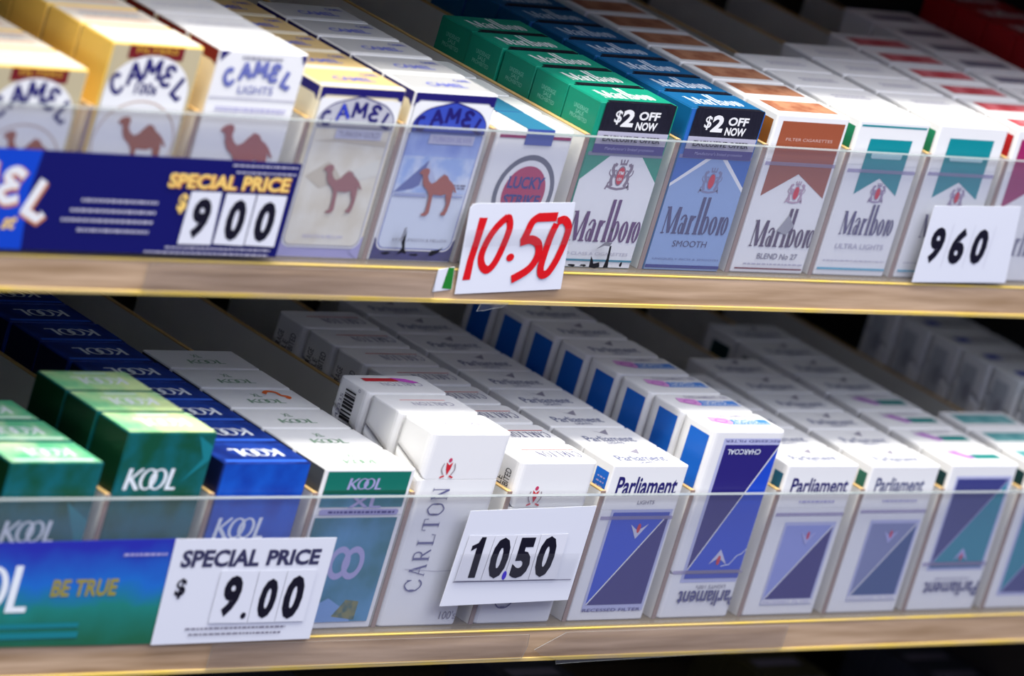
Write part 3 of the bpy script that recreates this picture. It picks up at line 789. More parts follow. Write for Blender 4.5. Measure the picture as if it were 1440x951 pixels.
def d_k(f, l, t, w, h, r, front, side, topm, word_b, text=None):
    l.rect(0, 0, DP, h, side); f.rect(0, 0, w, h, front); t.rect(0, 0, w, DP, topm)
    kool_word(f, 5.2, word_b, 38, word_b + 11, KWHITE)
    kool_word(t, 14, 8, 46, 16.5, KWHITE, 180)
def d_l0(f, l, t, w, h, r):
    d_k(f, l, t, w, h, r, KGREEN, KGREENS, KTOP, 49.5)
    f.poly([(30, 20), (w, 40), (w, 60), (40, 70), (50, 50)], mat('teal_swirl', (20, 120, 130)))
    t.rect(4, 2, 52, 4.2, mat('pale_mint_stripe', (206, 230, 214)))
def d_l1(f, l, t, w, h, r):
    d_k(f, l, t, w, h, r, KGREEN, KGREENS, KTOP2, 76)
    f.poly([(40, 80), (w, 92), (w, 98), (44, 104), (50, 92)], mat('teal_swirl', (20, 120, 130)))
    t.rect(20, 20, 40, 22, mat('pale_mint_stripe', (206, 230, 214)))
def d_l2(f, l, t, w, h, r):
    d_k(f, l, t, w, h, r, KBLUE, KNAVY, KBLUED, 50)
    t.rect(2, 1.0, w - 2, 3.4, mat('mid_blue_stripe', (50, 100, 210)))
def d_l3(f, l, t, w, h, r, sticker=False):
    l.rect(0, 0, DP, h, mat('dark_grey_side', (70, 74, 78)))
    f.rect(2, 73, w - 2.5, 85, XGREEN); f.rect(2, 66, w - 2.5, 73, XTEAL)
    f.rect(2, 73, w - 2.5, 75, mat('dark_green_line', (6, 84, 66)))
    kool_word(f, 17, 75.5, 40, 81.5, LILAC)
    f.text('XL', 21, 65.6, 43, 72.0, LILAC, 0.02)
    f.rrect(3, 61.8, w - 4, 65, 1.4, LILAC)
    f.lines(9, 62.6, 54, 64.2, 1, PVIO, 1.2)
    f.rect(1.6, 4, w - 3.5, 60.5, XTEAL)
    f.ring(26.2, 36, 7.2, 9, 4.2, 5.6, LILAC); f.ring(35.5, 36, 7.2, 9, 4.2, 5.6, LILAC)
    f.poly([(2, 6), (26, 17), (36, 12), (45, 4), (2, 4)], mat('pale_sea_print', (110, 150, 200)))
    f.poly([(31, 7), (38, 16), (47, 15), (47, 5)], mat('fleck_green_print', (50, 90, 80), rgb2=(120, 120, 70), scale=200))
    t.text('XL', 26, 14, 32, 18, mat('sage_print', (130, 160, 136)), 0.02)
    kool_word(t, 18, 6, 42, 11, mat('sage_print', (130, 160, 136)))
    if sticker:
        t.stroke(spline([(36, 18), (40, 21), (45, 20), (46, 16), (50, 14), (47, 12)], 4), 2.4, ORANGE)
def d_l3s(f, l, t, w, h, r): d_l3(f, l, t, w, h, r, True)
def carl_emblem(f, a, b):
    f.ell(a, b + 9.0, 1.2, 1.2, mat('rose_emblem', (190, 50, 90)))
    f.poly([(a - 2.2, b + 8), (a, b + 6.4), (a + 2.2, b + 8), (a + 1.4, b + 4), (a, b + 1), (a - 1.4, b + 4)], REDI)
    for s in (-1, 1):
        f.stroke(spline([(a + s * 3.6, b + 7.4), (a + s * 4.4, b + 4), (a + s * 2.6, b + 1.2)], 4), 0.7, CGREY)
        f.stroke([(a + s * 4.4, b - 0.3), (a + s * 1.6, b + 0.6)], 0.9, REDI)
def d_l4(f, l, t, w, h, r, back=False):
    carl_emblem(f, 16.8, 82)
    serif_word(f, 'CARLTON', 10.6, 18.6, 21.8, 77, mat('blue_grey_lettering', (96, 96, 136)), 90, 1.1)
    f.text("100's", 41, 3.8, 52.5, 8.2, GREYT)
    f.stroke([(7, 32), (30, 30.5), (52, 31)], 0.3, PALEG)
    t.rect(13, 16.2, 44, 16.9, mat('salmon_line', (222, 140, 136)))
    t.text('CARLTON', 18, 9.5, 46, 14, PALEG, 0.0, 180)
    if back:
        t.rect(10, 15.2, 33, 19.2, REDI)
        t.poly([(30, 20), (40, 18.5), (46, 14), (41, 13), (34, 15.5)], mat('magenta_mark', (206, 90, 200)))
        # bar code
        rr = random.Random(3); b = 84
        while b < 102:
            q = rr.choice((0.5, 0.9, 1.4)); l.rect(8, b, 16, b + q, BLACK); b += q + rr.choice((0.5, 0.8, 1.1))
        l.text('0', 16.8, 103, 18.6, 104.6, GREYT, 0, 90); l.text('43335', 5.2, 85, 7.4, 98, GREYT, 0, 90)
def d_l4b(f, l, t, w, h, r): d_l4(f, l, t, w, h, r, True)
def d_l5(f, l, t, w, h, r):
    carl_emblem(f, 15.8, 66.4)
    serif_word(f, 'CARLTON', 10.6, 8, 21.8, 62, mat('blue_grey_lettering', (96, 96, 136)), 90, 1.1)
    t.rect(13, 15.2, 50, 16.0, mat('brick_line', (196, 70, 66)))
    serif_word(t, 'CARLTON', 20, 6.8, 50, 13.5, mat('blue_grey_lettering', (96, 96, 136)), 180, 1.3)
    underage(l, 12, 73, 14, 17, BLACK, 90)
def diag_front(f, a0, b0, a1, b1, upper, lower, frame, flip=False):
    f.rect(a0 - 1.8, b0 - 3.6, a1 + 1.8, b1 + 2.0, frame)
    f.rect(a0, b0, a1, b1, upper)
    f.poly([(a0, b0), (a1, b0), (a1, b1)], lower)
    f.stroke([(a0 + 0.2, b0 + 0.2), (a1 - 0.2, b1 - 0.2)], 0.8, WHITE)
def vee(f, a, b, s, mt, red, flip=1):
    f.poly([(a - 6 * s, b + 6 * s * flip), (a, b + 2.4 * s * flip), (a + 7 * s, b + 6.2 * s * flip), (a, b - 2.2 * s * flip)][::flip], mt)
    f.ell(a + 0.4 * s, b + 3.8 * s * flip, 1.3 * s, 2.6 * s, red)
FRL = mat('frame_lilac', (176, 180, 214))
def ptop(t, full=True):
    t.poly([(22.5, 20.6), (27.6, 17.6), (36, 21.6), (31.4, 14.4)], mat('grey_vee', (140, 136, 150)))
    t.text('Parliament', 9.5, 5.6, 45, 12.6, mat('blue_grey_print2', (112, 118, 150)), 0.01)
    t.text('LIGHTS', 21, 2.4, 33, 4.6, mat('blue_grey_print2', (112, 118, 150)), 0.01)
def d_l6(f, l, t, w, h, r):
    l.rect(DP - 11.6, 66, DP - 2.2, 83, PANEL); l.lines(DP - 9.6, 70, DP - 4, 80, 4, LILAC, 0.8)
    f.text('Parliament', 6.0, 71.0, 50.6, 81.6, NAVY, 0.022)
    f.text('LIGHTS', 24.9, 66.0, 37.4, 68.2, GREYT, 0.01)
    diag_front(f, 9.6, 9.2, 51.2, 61.2, PBLUE, PVIO, FRL)
    f.rect(9.6, 59.6, 51.2, 61.6, MIDB)
    vee(f, 31.0, 48.8, 1.0, mat('silver_vee', (196, 196, 214)), REDI)
    f.text('RECESSED FILTER', 8.4, 5.4, 51, 7.2, PVIO)
    ptop(t)
def d_l7(f, l, t, w, h, r, label=True):
    l.rect(DP - 17.4, 66, DP - 2.4, 103.6, PANEL)
    # printed upside down
    f.rect(9.0, 20.6, 54.4, 99.6 + 3.6, FRL)
    f.text('RECESSED FILTER', 10, 101.0, 52, 102.4, PVIO, 0, 180)
    f.rect(11.2, 23.0, 52.6, 99.6, PVIO)
    f.poly([(11.2, 27.6), (52.6, 27.6), (52.6, 99.6)], PBLUE); f.rect(11.2, 23, 52.6, 25.6, MIDB)
    f.stroke([(11.4, 28), (52.4, 99.4)], 0.8, WHITE)
    f.text('CHARCOAL', 13.7, 94.2, 39, 97.2, KWHITE, 0.012, 180)
    vee(f, 32.5, 37.4, 1.05, mat('silver_vee', (196, 196, 214)), REDI, -1)
    f.stroke([(36, 30), (42, 31), (46, 36), (49, 37), (52, 40)], 0.5, KWHITE)
    f.text('LIGHTS 100\'s', 22, 17.0, 44.5, 19.2, GREYT, 0.01, 180)
    f.text('Parliament', 10.5, 7.0, 55, 16.2, mat('slate_word', (70, 70, 120)), 0.022, 180)
    if label:
        t.rect(22, 8.4, 53, 15.2, BLAB); t.text('LIGHTS', 27, 11.2, 44, 14.6, KWHITE, 0.02); t.lines(24, 9.0, 52, 10.4, 1, KWHITE, 0.8)
        t.poly([(9.5, 12.8), (20, 8.0), (24, 10.5), (24, 16.4), (11, 18.5)], PINKL); t.ring(17, 13, 4.5, 2.6, 3.4, 1.8, mat('magenta_line', (190, 100, 190)))
        t.text('PARLIAMENT 100', 19, 17.4, 51, 21.0, PALEG, 0.01)
    else: ptop(t)
def d_l7b(f, l, t, w, h, r): d_l7(f, l, t, w, h, r, False)
def d_l89(f, l, t, w, h, r, a0, b0, a1, b1, up, lo, side, word):
    l.rect(DP - 9, 42, DP - 2.4, 82, side)
    f.text('Parliament', 6.2, 71.6, 51 if word is NAVY else 46, 80.4, word, 0.022)
    f.lines(16, 65.8, 44, 67.6, 1, LILAC, 1.1)
    diag_front(f, a0, b0, a1, b1, up, lo, FRL)
    f.rect(a0 - 1.2, b0 - 3.0, a1 + 1.2, b0 - 0.4, WHITE)
    f.text('RECESSED FILTER', a0, b0 - 2.6, a1, b0 - 1.0, LILAC)
    vee(f, 31.0, 43.6, 0.9, mat('lilac_vee', (166, 168, 214)), mat('rose_emblem', (190, 50, 90)))
    ptop(t)
def d_l8(f, l, t, w, h, r): d_l89(f, l, t, w, h, r, 12.4, 9.8, 49.2, 52.8, PPALE, PVIO, mat('teal_blue_side', (30, 96, 120)), NAVY)
def d_l9(f, l, t, w, h, r): d_l89(f, l, t, w, h, r, 13.8, 10.8, 50.4, 53.4, PGREY, PSLATE, mat('dark_green_side_panel', (40, 96, 78)), mat('slate_word2', (84, 88, 124)))
def d_l10(f, l, t, w, h, r, label=True):
    l.rect(DP - 17, 40, DP - 2.4, 82, mat('night_teal_panel', (10, 50, 52)))
    f.rect(6.0, 24.4, 52.4, 81, FRL)
    f.rect(7.6, 27, 50.6, 79.4, mat('slate_violet_print', (56, 60, 122)))
    f.poly([(8.5, 29.5), (50.6, 29.5), (50.6, 79)], PTEAL); f.rect(7.6, 26, 50.6, 28.4, mat('slate_teal_line', (50, 100, 140)))
    f.stroke([(8.6, 29.5), (50.4, 79)], 0.8, LILAC)
    vee(f, 30.6, 36, 0.9, mat('lilac_vee', (166, 168, 214)), mat('rose_emblem', (190, 50, 90)), -1)
    f.text('Parliament', 8.0, 9.0, 53.5, 17.6, mat('slate_word', (70, 70, 120)), 0.02, 180); f.lines(15, 18.8, 44, 20.4, 1, PALEG, 0.9)
    if label:
        t.poly([(10, 17), (22, 7), (29, 9), (20, 18.5)], PURPL); t.rect(27, 7.6, 49, 14, TLAB)
        t.text('PARLIAMENT', 12, 18, 44, 21, PALEG)
    else: ptop(t)
def d_l10b(f, l, t, w, h, r): d_l10(f, l, t, w, h, r, False)
def d_l11(f, l, t, w, h, r):
    l.rect(DP - 17, 40, DP - 2.4, 82, mat('night_teal_panel', (10, 50, 52)))
    f.rect(6.0, 8, 52.4, 81, FRL); f.rect(8, 10, 50.6, 79.4, PTEAL)
    f.poly([(8, 10), (50.6, 10), (50.6, 60)], mat('slate_violet_print', (56, 60, 122))); f.stroke([(8.4, 10), (50.4, 60)], 0.8, LILAC)
    t.rect(4, 7, 50, 19, mat('pale_teal_top', (120, 176, 176), rgb2=(80, 150, 152), scale=90))
def d_l12(f, l, t, w, h, r):
    l.rect(5, 70, 16, 100, mat('grey_side_print', (186, 190, 194))); l.ell(12, 84, 3, 6, mat('grey_side_print2', (160, 160, 168)))
    f.rect(8, 12, 48, 80, PBLUE)
    t.rect(8, 9, 20, 16, mat('top_blue_mark', (50, 70, 170))); t.lines(22, 9, 48, 16, 2, GREYT, 1.6)

# ------------------------------------------------------------------ the setting
UY, UZ = 19.6, 188.4
X0, X1 = -140, 900
def structure(name, lo, hi, mt):
    b = MB(); b.box(lo, hi, mt); o = b.build(name); o['kind'] = 'structure'; return o
structure('floor', (-4000, -4500, -1230), (4500, 1500, -1200), FLOORM)
structure('wall_back', (X0 - 20, 330, -1200), (X1 + 20, 350, 620), BACKM)
structure('wall_left', (X0 - 20, -30, -1200), (X0, 330, 620), SIDEM)
structure('wall_right', (X1, -30, -1200), (X1 + 20, 330, 620), SIDEM)

def shelf(z, y0, label, yellow=True):
    root = empty('display_shelf', (X0, y0, z))
    W = X1 - X0
    a = MB(); a.box((0, -5.5, -17.5), (W, 330 - y0, 0), SHELFM, 0.4)
    a.build('shelf_board', root)
    u = MB(); u.box((0.5, -4.5, -18.1), (W - 0.5, 329 - y0, -17.45), UNDERW); u.build('underside_bounce_panel', root)  # unseen white panel added to bounce light on to the rear packs
    c = MB(); c.box((0, -6.2, -17.2), (W, -5.45, -1.8), CHANNEL, 0.15)
    c.build('price_channel', root)
    for zz, hh, dd in ((-1.7, 1.1, 6.5), (-18.6, 2.2, 7.0)):
        e = MB(); e.box((0, -dd, zz), (W, -5.0, zz + hh), YEDGE, 0.3)
        e.build('channel_rim', root)
    tag(root, label, 'shelf', None)
    return root
sh_low = shelf(0, 0, 'lower display shelf with tan price channel, under the printed price cards')
sh_up = shelf(UZ, UY, 'upper display shelf with tan price channel, under the red handwritten card')
sh_top = shelf(2 * UZ, 2 * UY, 'topmost display shelf above the frame, shading the upper packs')
sh_bot = shelf(-UZ, -UY, 'lowest display shelf in shadow below the lower shelf')

# torn plastic sleeve ends on the channels
def sleeve(pts, z, y0, name, label):
    b = MB(); y = y0 - 7.25
    b.face([(x, y, zz) for x, zz in pts], TAPEC); b.face([(x, y - 0.25, zz) for x, zz in pts][::1], TAPEC)
    n = len(pts)
    for i in range(n):
        (xa, za), (xb, zb) = pts[i], pts[(i + 1) % n]
        b.face([(xa, y, za), (xb, y, zb), (xb, y - 0.25, zb), (xa, y - 0.25, za)], ACEDGE)
    o = b.build(name); tag(o, label, 'plastic strip'); return o

# ------------------------------------------------------------------ acrylic fronts
def acrylic(z, y0, hh, label, scuffs):
    root = empty('acrylic_front', (X0, y0, z))
    W = X1 - X0
    a = MB(); a.box((0, -5.0, 0.1), (W, -2.0, hh - 0.2), ACRYL)
    a.build('acrylic_panel', root)
    e = MB(); e.box((0, -5.0, hh - 0.2), (W, -2.0, hh), ACEDGE)
    e.build('polished_edge', root)
    if scuffs:
        b = MB(); k = 0
        for pts, mt in scuffs:
            fc = Face(lambda a_, b_, q: (a_ - X0, -5.0 - q, b_), [(b, None, 0)])
            fc.poly(pts, mt)
        o = b.build('scuff_marks', root); o['kind'] = 'stuff'
    tag(root, label, 'acrylic panel')
def blob(cx, cz, rx, rz, seed):
    r = random.Random(seed); n = 11
    return [(cx + rx * (0.6 + 0.6 * r.random()) * math.cos(2 * math.pi * i / n), max(0.3, cz + rz * (0.6 + 0.6 * r.random()) * math.sin(2 * math.pi * i / n))) for i in range(n)]
acrylic(0, 0, 73.3, 'clear acrylic front along the lower shelf, behind the printed cards', None)
acrylic(UZ, UY, 71.2, 'clear acrylic front along the upper shelf, behind the handwritten card', [
    (blob(209.5, 6.0, 3.6, 0.8, 1), SCUFF), ([(216.5, 5.4), (219.0, 9.0), (217.6, 12), (219.2, 18.6), (220.0, 12), (221, 8.5), (223, 5.8), (220, 6.4)], SCUFF),
    ([(216.3, 12), (217.2, 19), (218.6, 20), (218.0, 14)], GRUBBY), ([(237.6, 5.6), (239, 8), (243, 8.4), (246.4, 10), (244, 7), (240, 5.2)], SCUFF), (blob(228, 5.5, 3, 0.6, 5), SCUFF),
    ([(350.5, 2.2), (350.0, 8.2), (352, 6.0), (353, 4.2), (357, 5.0), (358, 2.6), (355, 1.6)], SCUFF), ([(360.5, 2.0), (361.4, 7), (361.0, 13.8), (362.2, 14.2), (363.2, 7), (364, 2.4)], SCUFF),
    (blob(338, 3.0, 3.4, 0.8, 8), SCUFF), (blob(346, 3.1, 2.6, 0.7, 9), SCUFF), (blob(372.6, 4.2, 0.9, 1.6, 10), SCUFF), ([(352, 12), (357, 16), (362, 15.6), (361, 13.8), (357, 14)], GRUBBY)])

# ------------------------------------------------------------------ dividers and packs
LX = {'L': [-0.3, 66, 131, 198, 263, 330.5, 397.5, 463.9, 529.5, 596, 661, 727, 793],
      'U': [-56, 8.5, 73.5, 142, 203.5, 265, 330, 395, 459.5, 523, 586.5, 650, 714, 778]}
ORD = ['front', 'second', 'third', 'fourth', 'fifth', 'sixth', 'seventh', 'eighth', 'ninth', 'tenth']
def divider(x, y0, z, hh, label, group):
    root = empty('shelf_divider', (x, y0, z))
    a = MB(); a.box((0, 0.8, 0.05), (2.6, 305 - y0, hh - 0.8), DIVM, 0.1); a.build('divider_board', root)
    b = MB(); b.box((-0.1, 0.8, hh - 0.8), (2.7, 305 - y0, hh), DIVT, 0.15); b.build('raw_top_edge', root)
    c = MB(); c.box((-0.1, 0.0, 0.05), (2.7, 0.8, hh), DIVF, 0.1); c.build('raw_front_edge', root)
    tag(root, label, 'divider', group)
def lane(key, designs, n, h, desc, cat='cigarette pack', w=55, jit=0.5, plural=None, **kw):
    """designs: list of (design, indices or None); every pack of the row becomes its own object"""
    sh, i = key[0], int(key[1:])
    x = LX[sh][i]; y0, z = (0, 0) if sh == 'L' else (UY, UZ)
    rr = random.Random(sum(map(ord, key)) * 17)
    protos = []
    for d, idx in designs:
        protos.append([build_pack(d, h, w, **kw), idx, False])
    for k in range(n):
        pr = next(p for p in protos if p[1] is None or k in p[1])
        (root, parts), used = pr[0], pr[2]
        if not used:
            o = root; pr[2] = True
        else:
            o = root.copy(); COL.objects.link(o)
            for p in parts:
                c = p.copy(); COL.objects.link(c); c.parent = o
        dx = 0 if k == 0 else rr.uniform(-jit, jit)
        dyy = 0 if k == 0 else rr.uniform(-0.25, 0.25)
        o.location = ((x + dx) * MM, (y0 + k * PITCH + dyy) * MM, (z + 0.06) * MM)
        pos = 'front pack' if k == 0 else ORD[k] + ' pack from front'
        tag(o, f'{pos}, row of {desc}', cat, f'row of {desc}'[:60])

lane('U0', [(d_u0, None)], 3, 88, 'cream maroon-banded packs at the upper left frame edge', body=YELLOW, bev=0.9)
lane('U1', [(d_u1, None)], 4, 102.3, 'tall yellow-sided packs with maroon bands', body=YELLOW, bev=0.9)
lane('U2', [(d_u2, None)], 4, 102.3, 'tall white-topped packs beside the yellow-sided row')
lane('U3', [(d_u3, None)], 6, 88, 'gold-topped packs with a cream dromedary panel', body=CREAM)
lane('U4', [(d_u4, None)], 5, 88, 'silver-topped packs with a blue dromedary panel')
lane('U5', [(d_u5, None)], 4, 71.6, 'short soft packs with a red disc', kind='soft', w=54)
lane('U6', [(d_u6, None)], 5, 88.2, 'green packs with black coupon stickers', body=GREEN, bev=0.45, seg=1, tape=60.2, jit=0.9)
lane('U7', [(d_u7, None)], 8, 88, 'blue packs with black coupon stickers', body=SMOOTHB, bev=0.45, seg=1, tape=61.4, jit=0.8)
lane('U8', [(d_u8, None)], 8, 88, 'white packs with a brown chevron', bev=1.1, seg=3, tape=60.0)
lane('U9', [(d_u9, None)], 4, 87.6, 'white packs with a teal chevron beside the brown-chevron row', bev=1.1, seg=3, tape=58.5)
lane('U10', [(d_u10, None)], 5, 87.6, 'white packs with a teal chevron behind the 960 card', bev=1.1, seg=3, tape=59.0)
lane('U11', [(d_u11, None)], 6, 87.6, 'white packs with red top panels', bev=1.1, seg=3)
lane('U12', [(d_u12, None)], 8, 87.6, 'grey-topped packs between the red-topped and all-red rows', bev=1.1, seg=3)
lane('U13', [(d_u13, None)], 8, 102.3, 'dark red packs in the upper right corner', body=REDPK)

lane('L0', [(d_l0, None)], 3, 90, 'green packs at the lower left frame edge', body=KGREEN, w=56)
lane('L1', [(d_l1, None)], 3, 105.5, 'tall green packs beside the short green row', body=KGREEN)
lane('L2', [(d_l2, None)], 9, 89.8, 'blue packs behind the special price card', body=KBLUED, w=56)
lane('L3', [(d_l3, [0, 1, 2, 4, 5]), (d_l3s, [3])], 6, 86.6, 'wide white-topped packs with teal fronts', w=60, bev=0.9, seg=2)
lane('L4', [(d_l4, [0, 1]), (d_l4b, [2])], 3, 105.6, 'tall white packs left of the printed 10.50 card', rnd=3.6, bev=1.0)
lane('L5', [(d_l5, None)], 8, 89.8, 'white packs behind the printed 10.50 card', rnd=3.6, bev=1.0)
lane('L6', [(d_l6, None)], 9, 88, 'white packs with a blue diagonal front panel', bev=0.9, seg=3, tape=57.6)
lane('L7', [(d_l7, [0, 1, 2, 3]), (d_l7b, [4, 5, 6, 7])], 8, 107.4, 'tall white packs with blue side panels', rnd=3.6, bev=1.0, tape=25.8, lid=82.0)
lane('L8', [(d_l8, None)], 5, 88, 'white packs with a pale blue and violet diagonal', bev=1.1, seg=3, tape=58.4)
lane('L9', [(d_l9, None)], 6, 87.4, 'white packs with a grey and slate diagonal', bev=1.1, seg=3, tape=59.6)
lane('L10', [(d_l10, [0, 1, 2, 3]), (d_l10b, [4, 5, 6, 7])], 8, 88, 'white packs with an upside-down teal diagonal', bev=1.1, seg=3, tape=27.4, lid=63)
lane('L11', [(d_l11, None)], 3, 88, 'teal-topped packs at the lower right frame edge', bev=1.1, seg=3)
lane('L12', [(d_l12, None)], 8, 106, 'tall grey-sided packs in the lower right shade', rnd=3.0, bev=1.0)

DKPK = mat('shade_dark_card', (52, 56, 66)); DKPK2 = mat('shade_olive_card', (62, 60, 36))  # deep shelf shade put into the card colours
def d_dark(f, l, t, w, h, r):
    t.rect(8, 7, 46, 16, GREYT)
LX['B'] = [316, 515, 714, 846, 912]
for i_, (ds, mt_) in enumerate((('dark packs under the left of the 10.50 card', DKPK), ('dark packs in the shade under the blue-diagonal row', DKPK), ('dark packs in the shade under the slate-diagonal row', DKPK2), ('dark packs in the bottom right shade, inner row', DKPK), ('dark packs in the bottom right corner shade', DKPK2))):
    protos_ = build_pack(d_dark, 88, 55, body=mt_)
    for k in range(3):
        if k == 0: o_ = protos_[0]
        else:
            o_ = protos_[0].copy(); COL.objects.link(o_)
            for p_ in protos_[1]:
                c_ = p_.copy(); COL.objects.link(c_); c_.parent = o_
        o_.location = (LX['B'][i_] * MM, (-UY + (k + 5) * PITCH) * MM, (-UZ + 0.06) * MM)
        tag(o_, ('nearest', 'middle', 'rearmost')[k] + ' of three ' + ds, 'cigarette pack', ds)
NAMES_U = ['', 'tall yellow-sided packs', 'tall white-topped packs', 'gold-topped packs', 'silver-topped packs', 'short red-disc packs', 'green coupon packs', 'blue coupon packs', 'brown-chevron packs', 'first teal-chevron packs', 'teal-chevron packs behind the 960 card', 'red-topped packs', 'grey-topped packs', 'dark red packs']
NAMES_L = ['', 'tall green packs', 'blue packs', 'teal-fronted packs', 'tall white packs', 'emblem packs behind the 10.50 card', 'blue-diagonal packs', 'tall blue-panelled packs', 'violet-diagonal packs', 'slate-diagonal packs', 'teal-diagonal packs', 'teal-topped packs', 'tall grey-sided packs']
for i in range(1, 14):
    divider(LX['U'][i] - 3.4, UY, UZ, 71.0, 'pale upper shelf divider left of the ' + NAMES_U[i], 'upper shelf dividers')
for i in range(1, 13):
    divider(LX['L'][i] - 3.4, 0, 0, 73.8, 'pale lower shelf divider left of the ' + NAMES_L[i], 'lower shelf dividers')

# ------------------------------------------------------------------ price cards
def plate(pts, y, th, mt, edge=None, name='price_card', parent=None, bow=0.0):
    """thin card cut to an outline (x, z), front at y; origin at the outline's first point"""
    b = MB(); ox, oz = pts[0]
    P = [(x - ox, z - oz) for x, z in pts]; n = len(P)
    yy = lambda x: 0.0
    b.face([(x, 0, z) for x, z in P], mt); b.face([(x, th, z) for x, z in P[::-1]], mt)
    for i in range(n):
        (xa, za), (xb, zb) = P[i], P[(i + 1) % n]
        b.face([(xb, 0, zb), (xa, 0, za), (xa, th, za), (xb, th, zb)], edge or mt)
    return b, (ox, y, oz)
def card(pts, y0, mt, label, draw, name='price_card', yoff=7.4, cat='price card', group=None, oz=None):
    b, loc = plate(pts, y0 - yoff, 0.3, mt)
    fc = Face(lambda a, c, q: (a - loc[0], -q, c - loc[2]), [(b, None, 0)])
    draw(fc)
    o = b.build(name, None, loc)
    tag(o, label, cat, group)
    return o, loc
def tile(parent, loc, pts, txt, box, y=0.5, mt=None, dot=None):
    b = MB(); P = [(x - loc[0], z - loc[2]) for x, z in pts]
    b.face([(x, -y, z) for x, z in P], mt or TILE); n = len(P)
    for i in range(n):
        (xa, za), (xb, zb) = P[i], P[(i + 1) % n]
        b.face([(xb, -y, zb), (xa, -y, za), (xa, -0.36, za), (xb, -0.36, zb)], mt or TILE)
    fc = Face(lambda a, c, q: (a - loc[0], -y - q, c - loc[2]), [(b, None, 0)])
    if txt == '1':
        a0, b0, a1, b1 = box; ww, hh = a1 - a0, b1 - b0
        fc.poly([(a0 + ww * 0.42, b0), (a1, b0), (a1, b1), (a0 + ww * 0.62, b1), (a0 + ww * 0.45, b0 + hh * 0.86), (a0, b0 + hh * 0.79), (a0, b0 + hh * 0.66), (a0 + ww * 0.42, b0 + hh * 0.74)], INK)
    else: fc.text(txt, *box, INK, 0.05)
    if dot: fc.ell(*dot)
    return b.build('number_tile', parent)

# handwritten red card
def draw_red(f):
    f.tris(stroke_tris([(265.3, 215.6), (265.4, 203.8), (265.0, 192.7), (265.9, 182.6)], [5.6, 4.6, 4.6, 5.2]), MARKER)
    f.stroke(spline([(281.3, 216.5), (276.6, 211.9), (272.9, 205.1), (271.2, 196.2), (273.9, 190.3), (278.6, 188.4), (282.2, 193.2), (284.4, 203.0), (284.9, 211.1), (282.2, 216.0), (280.4, 214.4)], 5), 4.3, MARKER)
    f.ell(291.3, 195.3, 2.6, 2.1, MARKER)
    f.stroke([(315.3, 217.8), (303.0, 217.0)], 4.8, MARKER)
    f.stroke(spline([(303.6, 217.6), (299.3, 214.8), (297.9, 209.2), (296.6, 204.0)], 4), 4.6, MARKER)
    f.stroke(spline([(295.0, 203.6), (301.8, 205.2), (308.0, 202.6), (309.6, 196.1), (305.9, 189.2), (296.4, 183.7)], 5), 4.6, MARKER)
    f.stroke(spline([(316.1, 214.1), (314.6, 207.5), (313.9, 196.2), (314.3, 189.8), (316.6, 186.8), (320.6, 188.4), (323.9, 196.5), (325.6, 206.7), (324.9, 213.0), (320.5, 216.4), (316.3, 215.2)], 5), 4.4, MARKER)
red, rl = card([(261.2, 174.9), (333.1, 179.2), (325.1, 225.6), (258.2, 222.9), (255.6, 222.2), (254.3, 220.2)], UY, NOTE,
     'white card with 10.50 handwritten in red marker, on the upper shelf front', draw_red)
tb = MB()
tb.face([(x - rl[0], -0.7, z - rl[2]) for x, z in ((257.5, 200), (331, 203.5), (329.6, 200.2 + 12), (256, 209))], TAPEC)
tb.build('clear_tape', red)
# small green and white label peeping out at its left
card([(246.2, 175.6), (258.6, 177.2), (256.2, 189.0), (246.0, 187.4)], UY, NOTE, 'small white label with a green corner left of the handwritten card',
     lambda f: f.poly([(251.6, 177.6), (258.3, 177.3), (256.0, 188.8), (252.2, 188.6)], GREENL), 'shelf_label', 6.95, 'label')
# 960
def tile_lines(f, xs, z0, z1, mt):
    for x in xs: f.rect(x - 0.1, z0, x + 0.1, z1, mt)
c960, l960 = card([(593.9, 189.1), (669.6, 190.5), (662.5, 234.8), (592.5, 232.8)], UY, NOTE, 'white card with 960 printed in black, at the right of the upper shelf',
     lambda f: (f.text('9', 598.2, 200.2, 609.4, 221.0, INK, 0.05), f.text('6', 615.4, 200.2, 627.2, 221.2, INK, 0.05), f.text('0', 632.6, 200.6, 644.6, 221.0, INK, 0.05),
                tile_lines(f, (612.6, 630, 647), 198, 223.4, PALEG)))
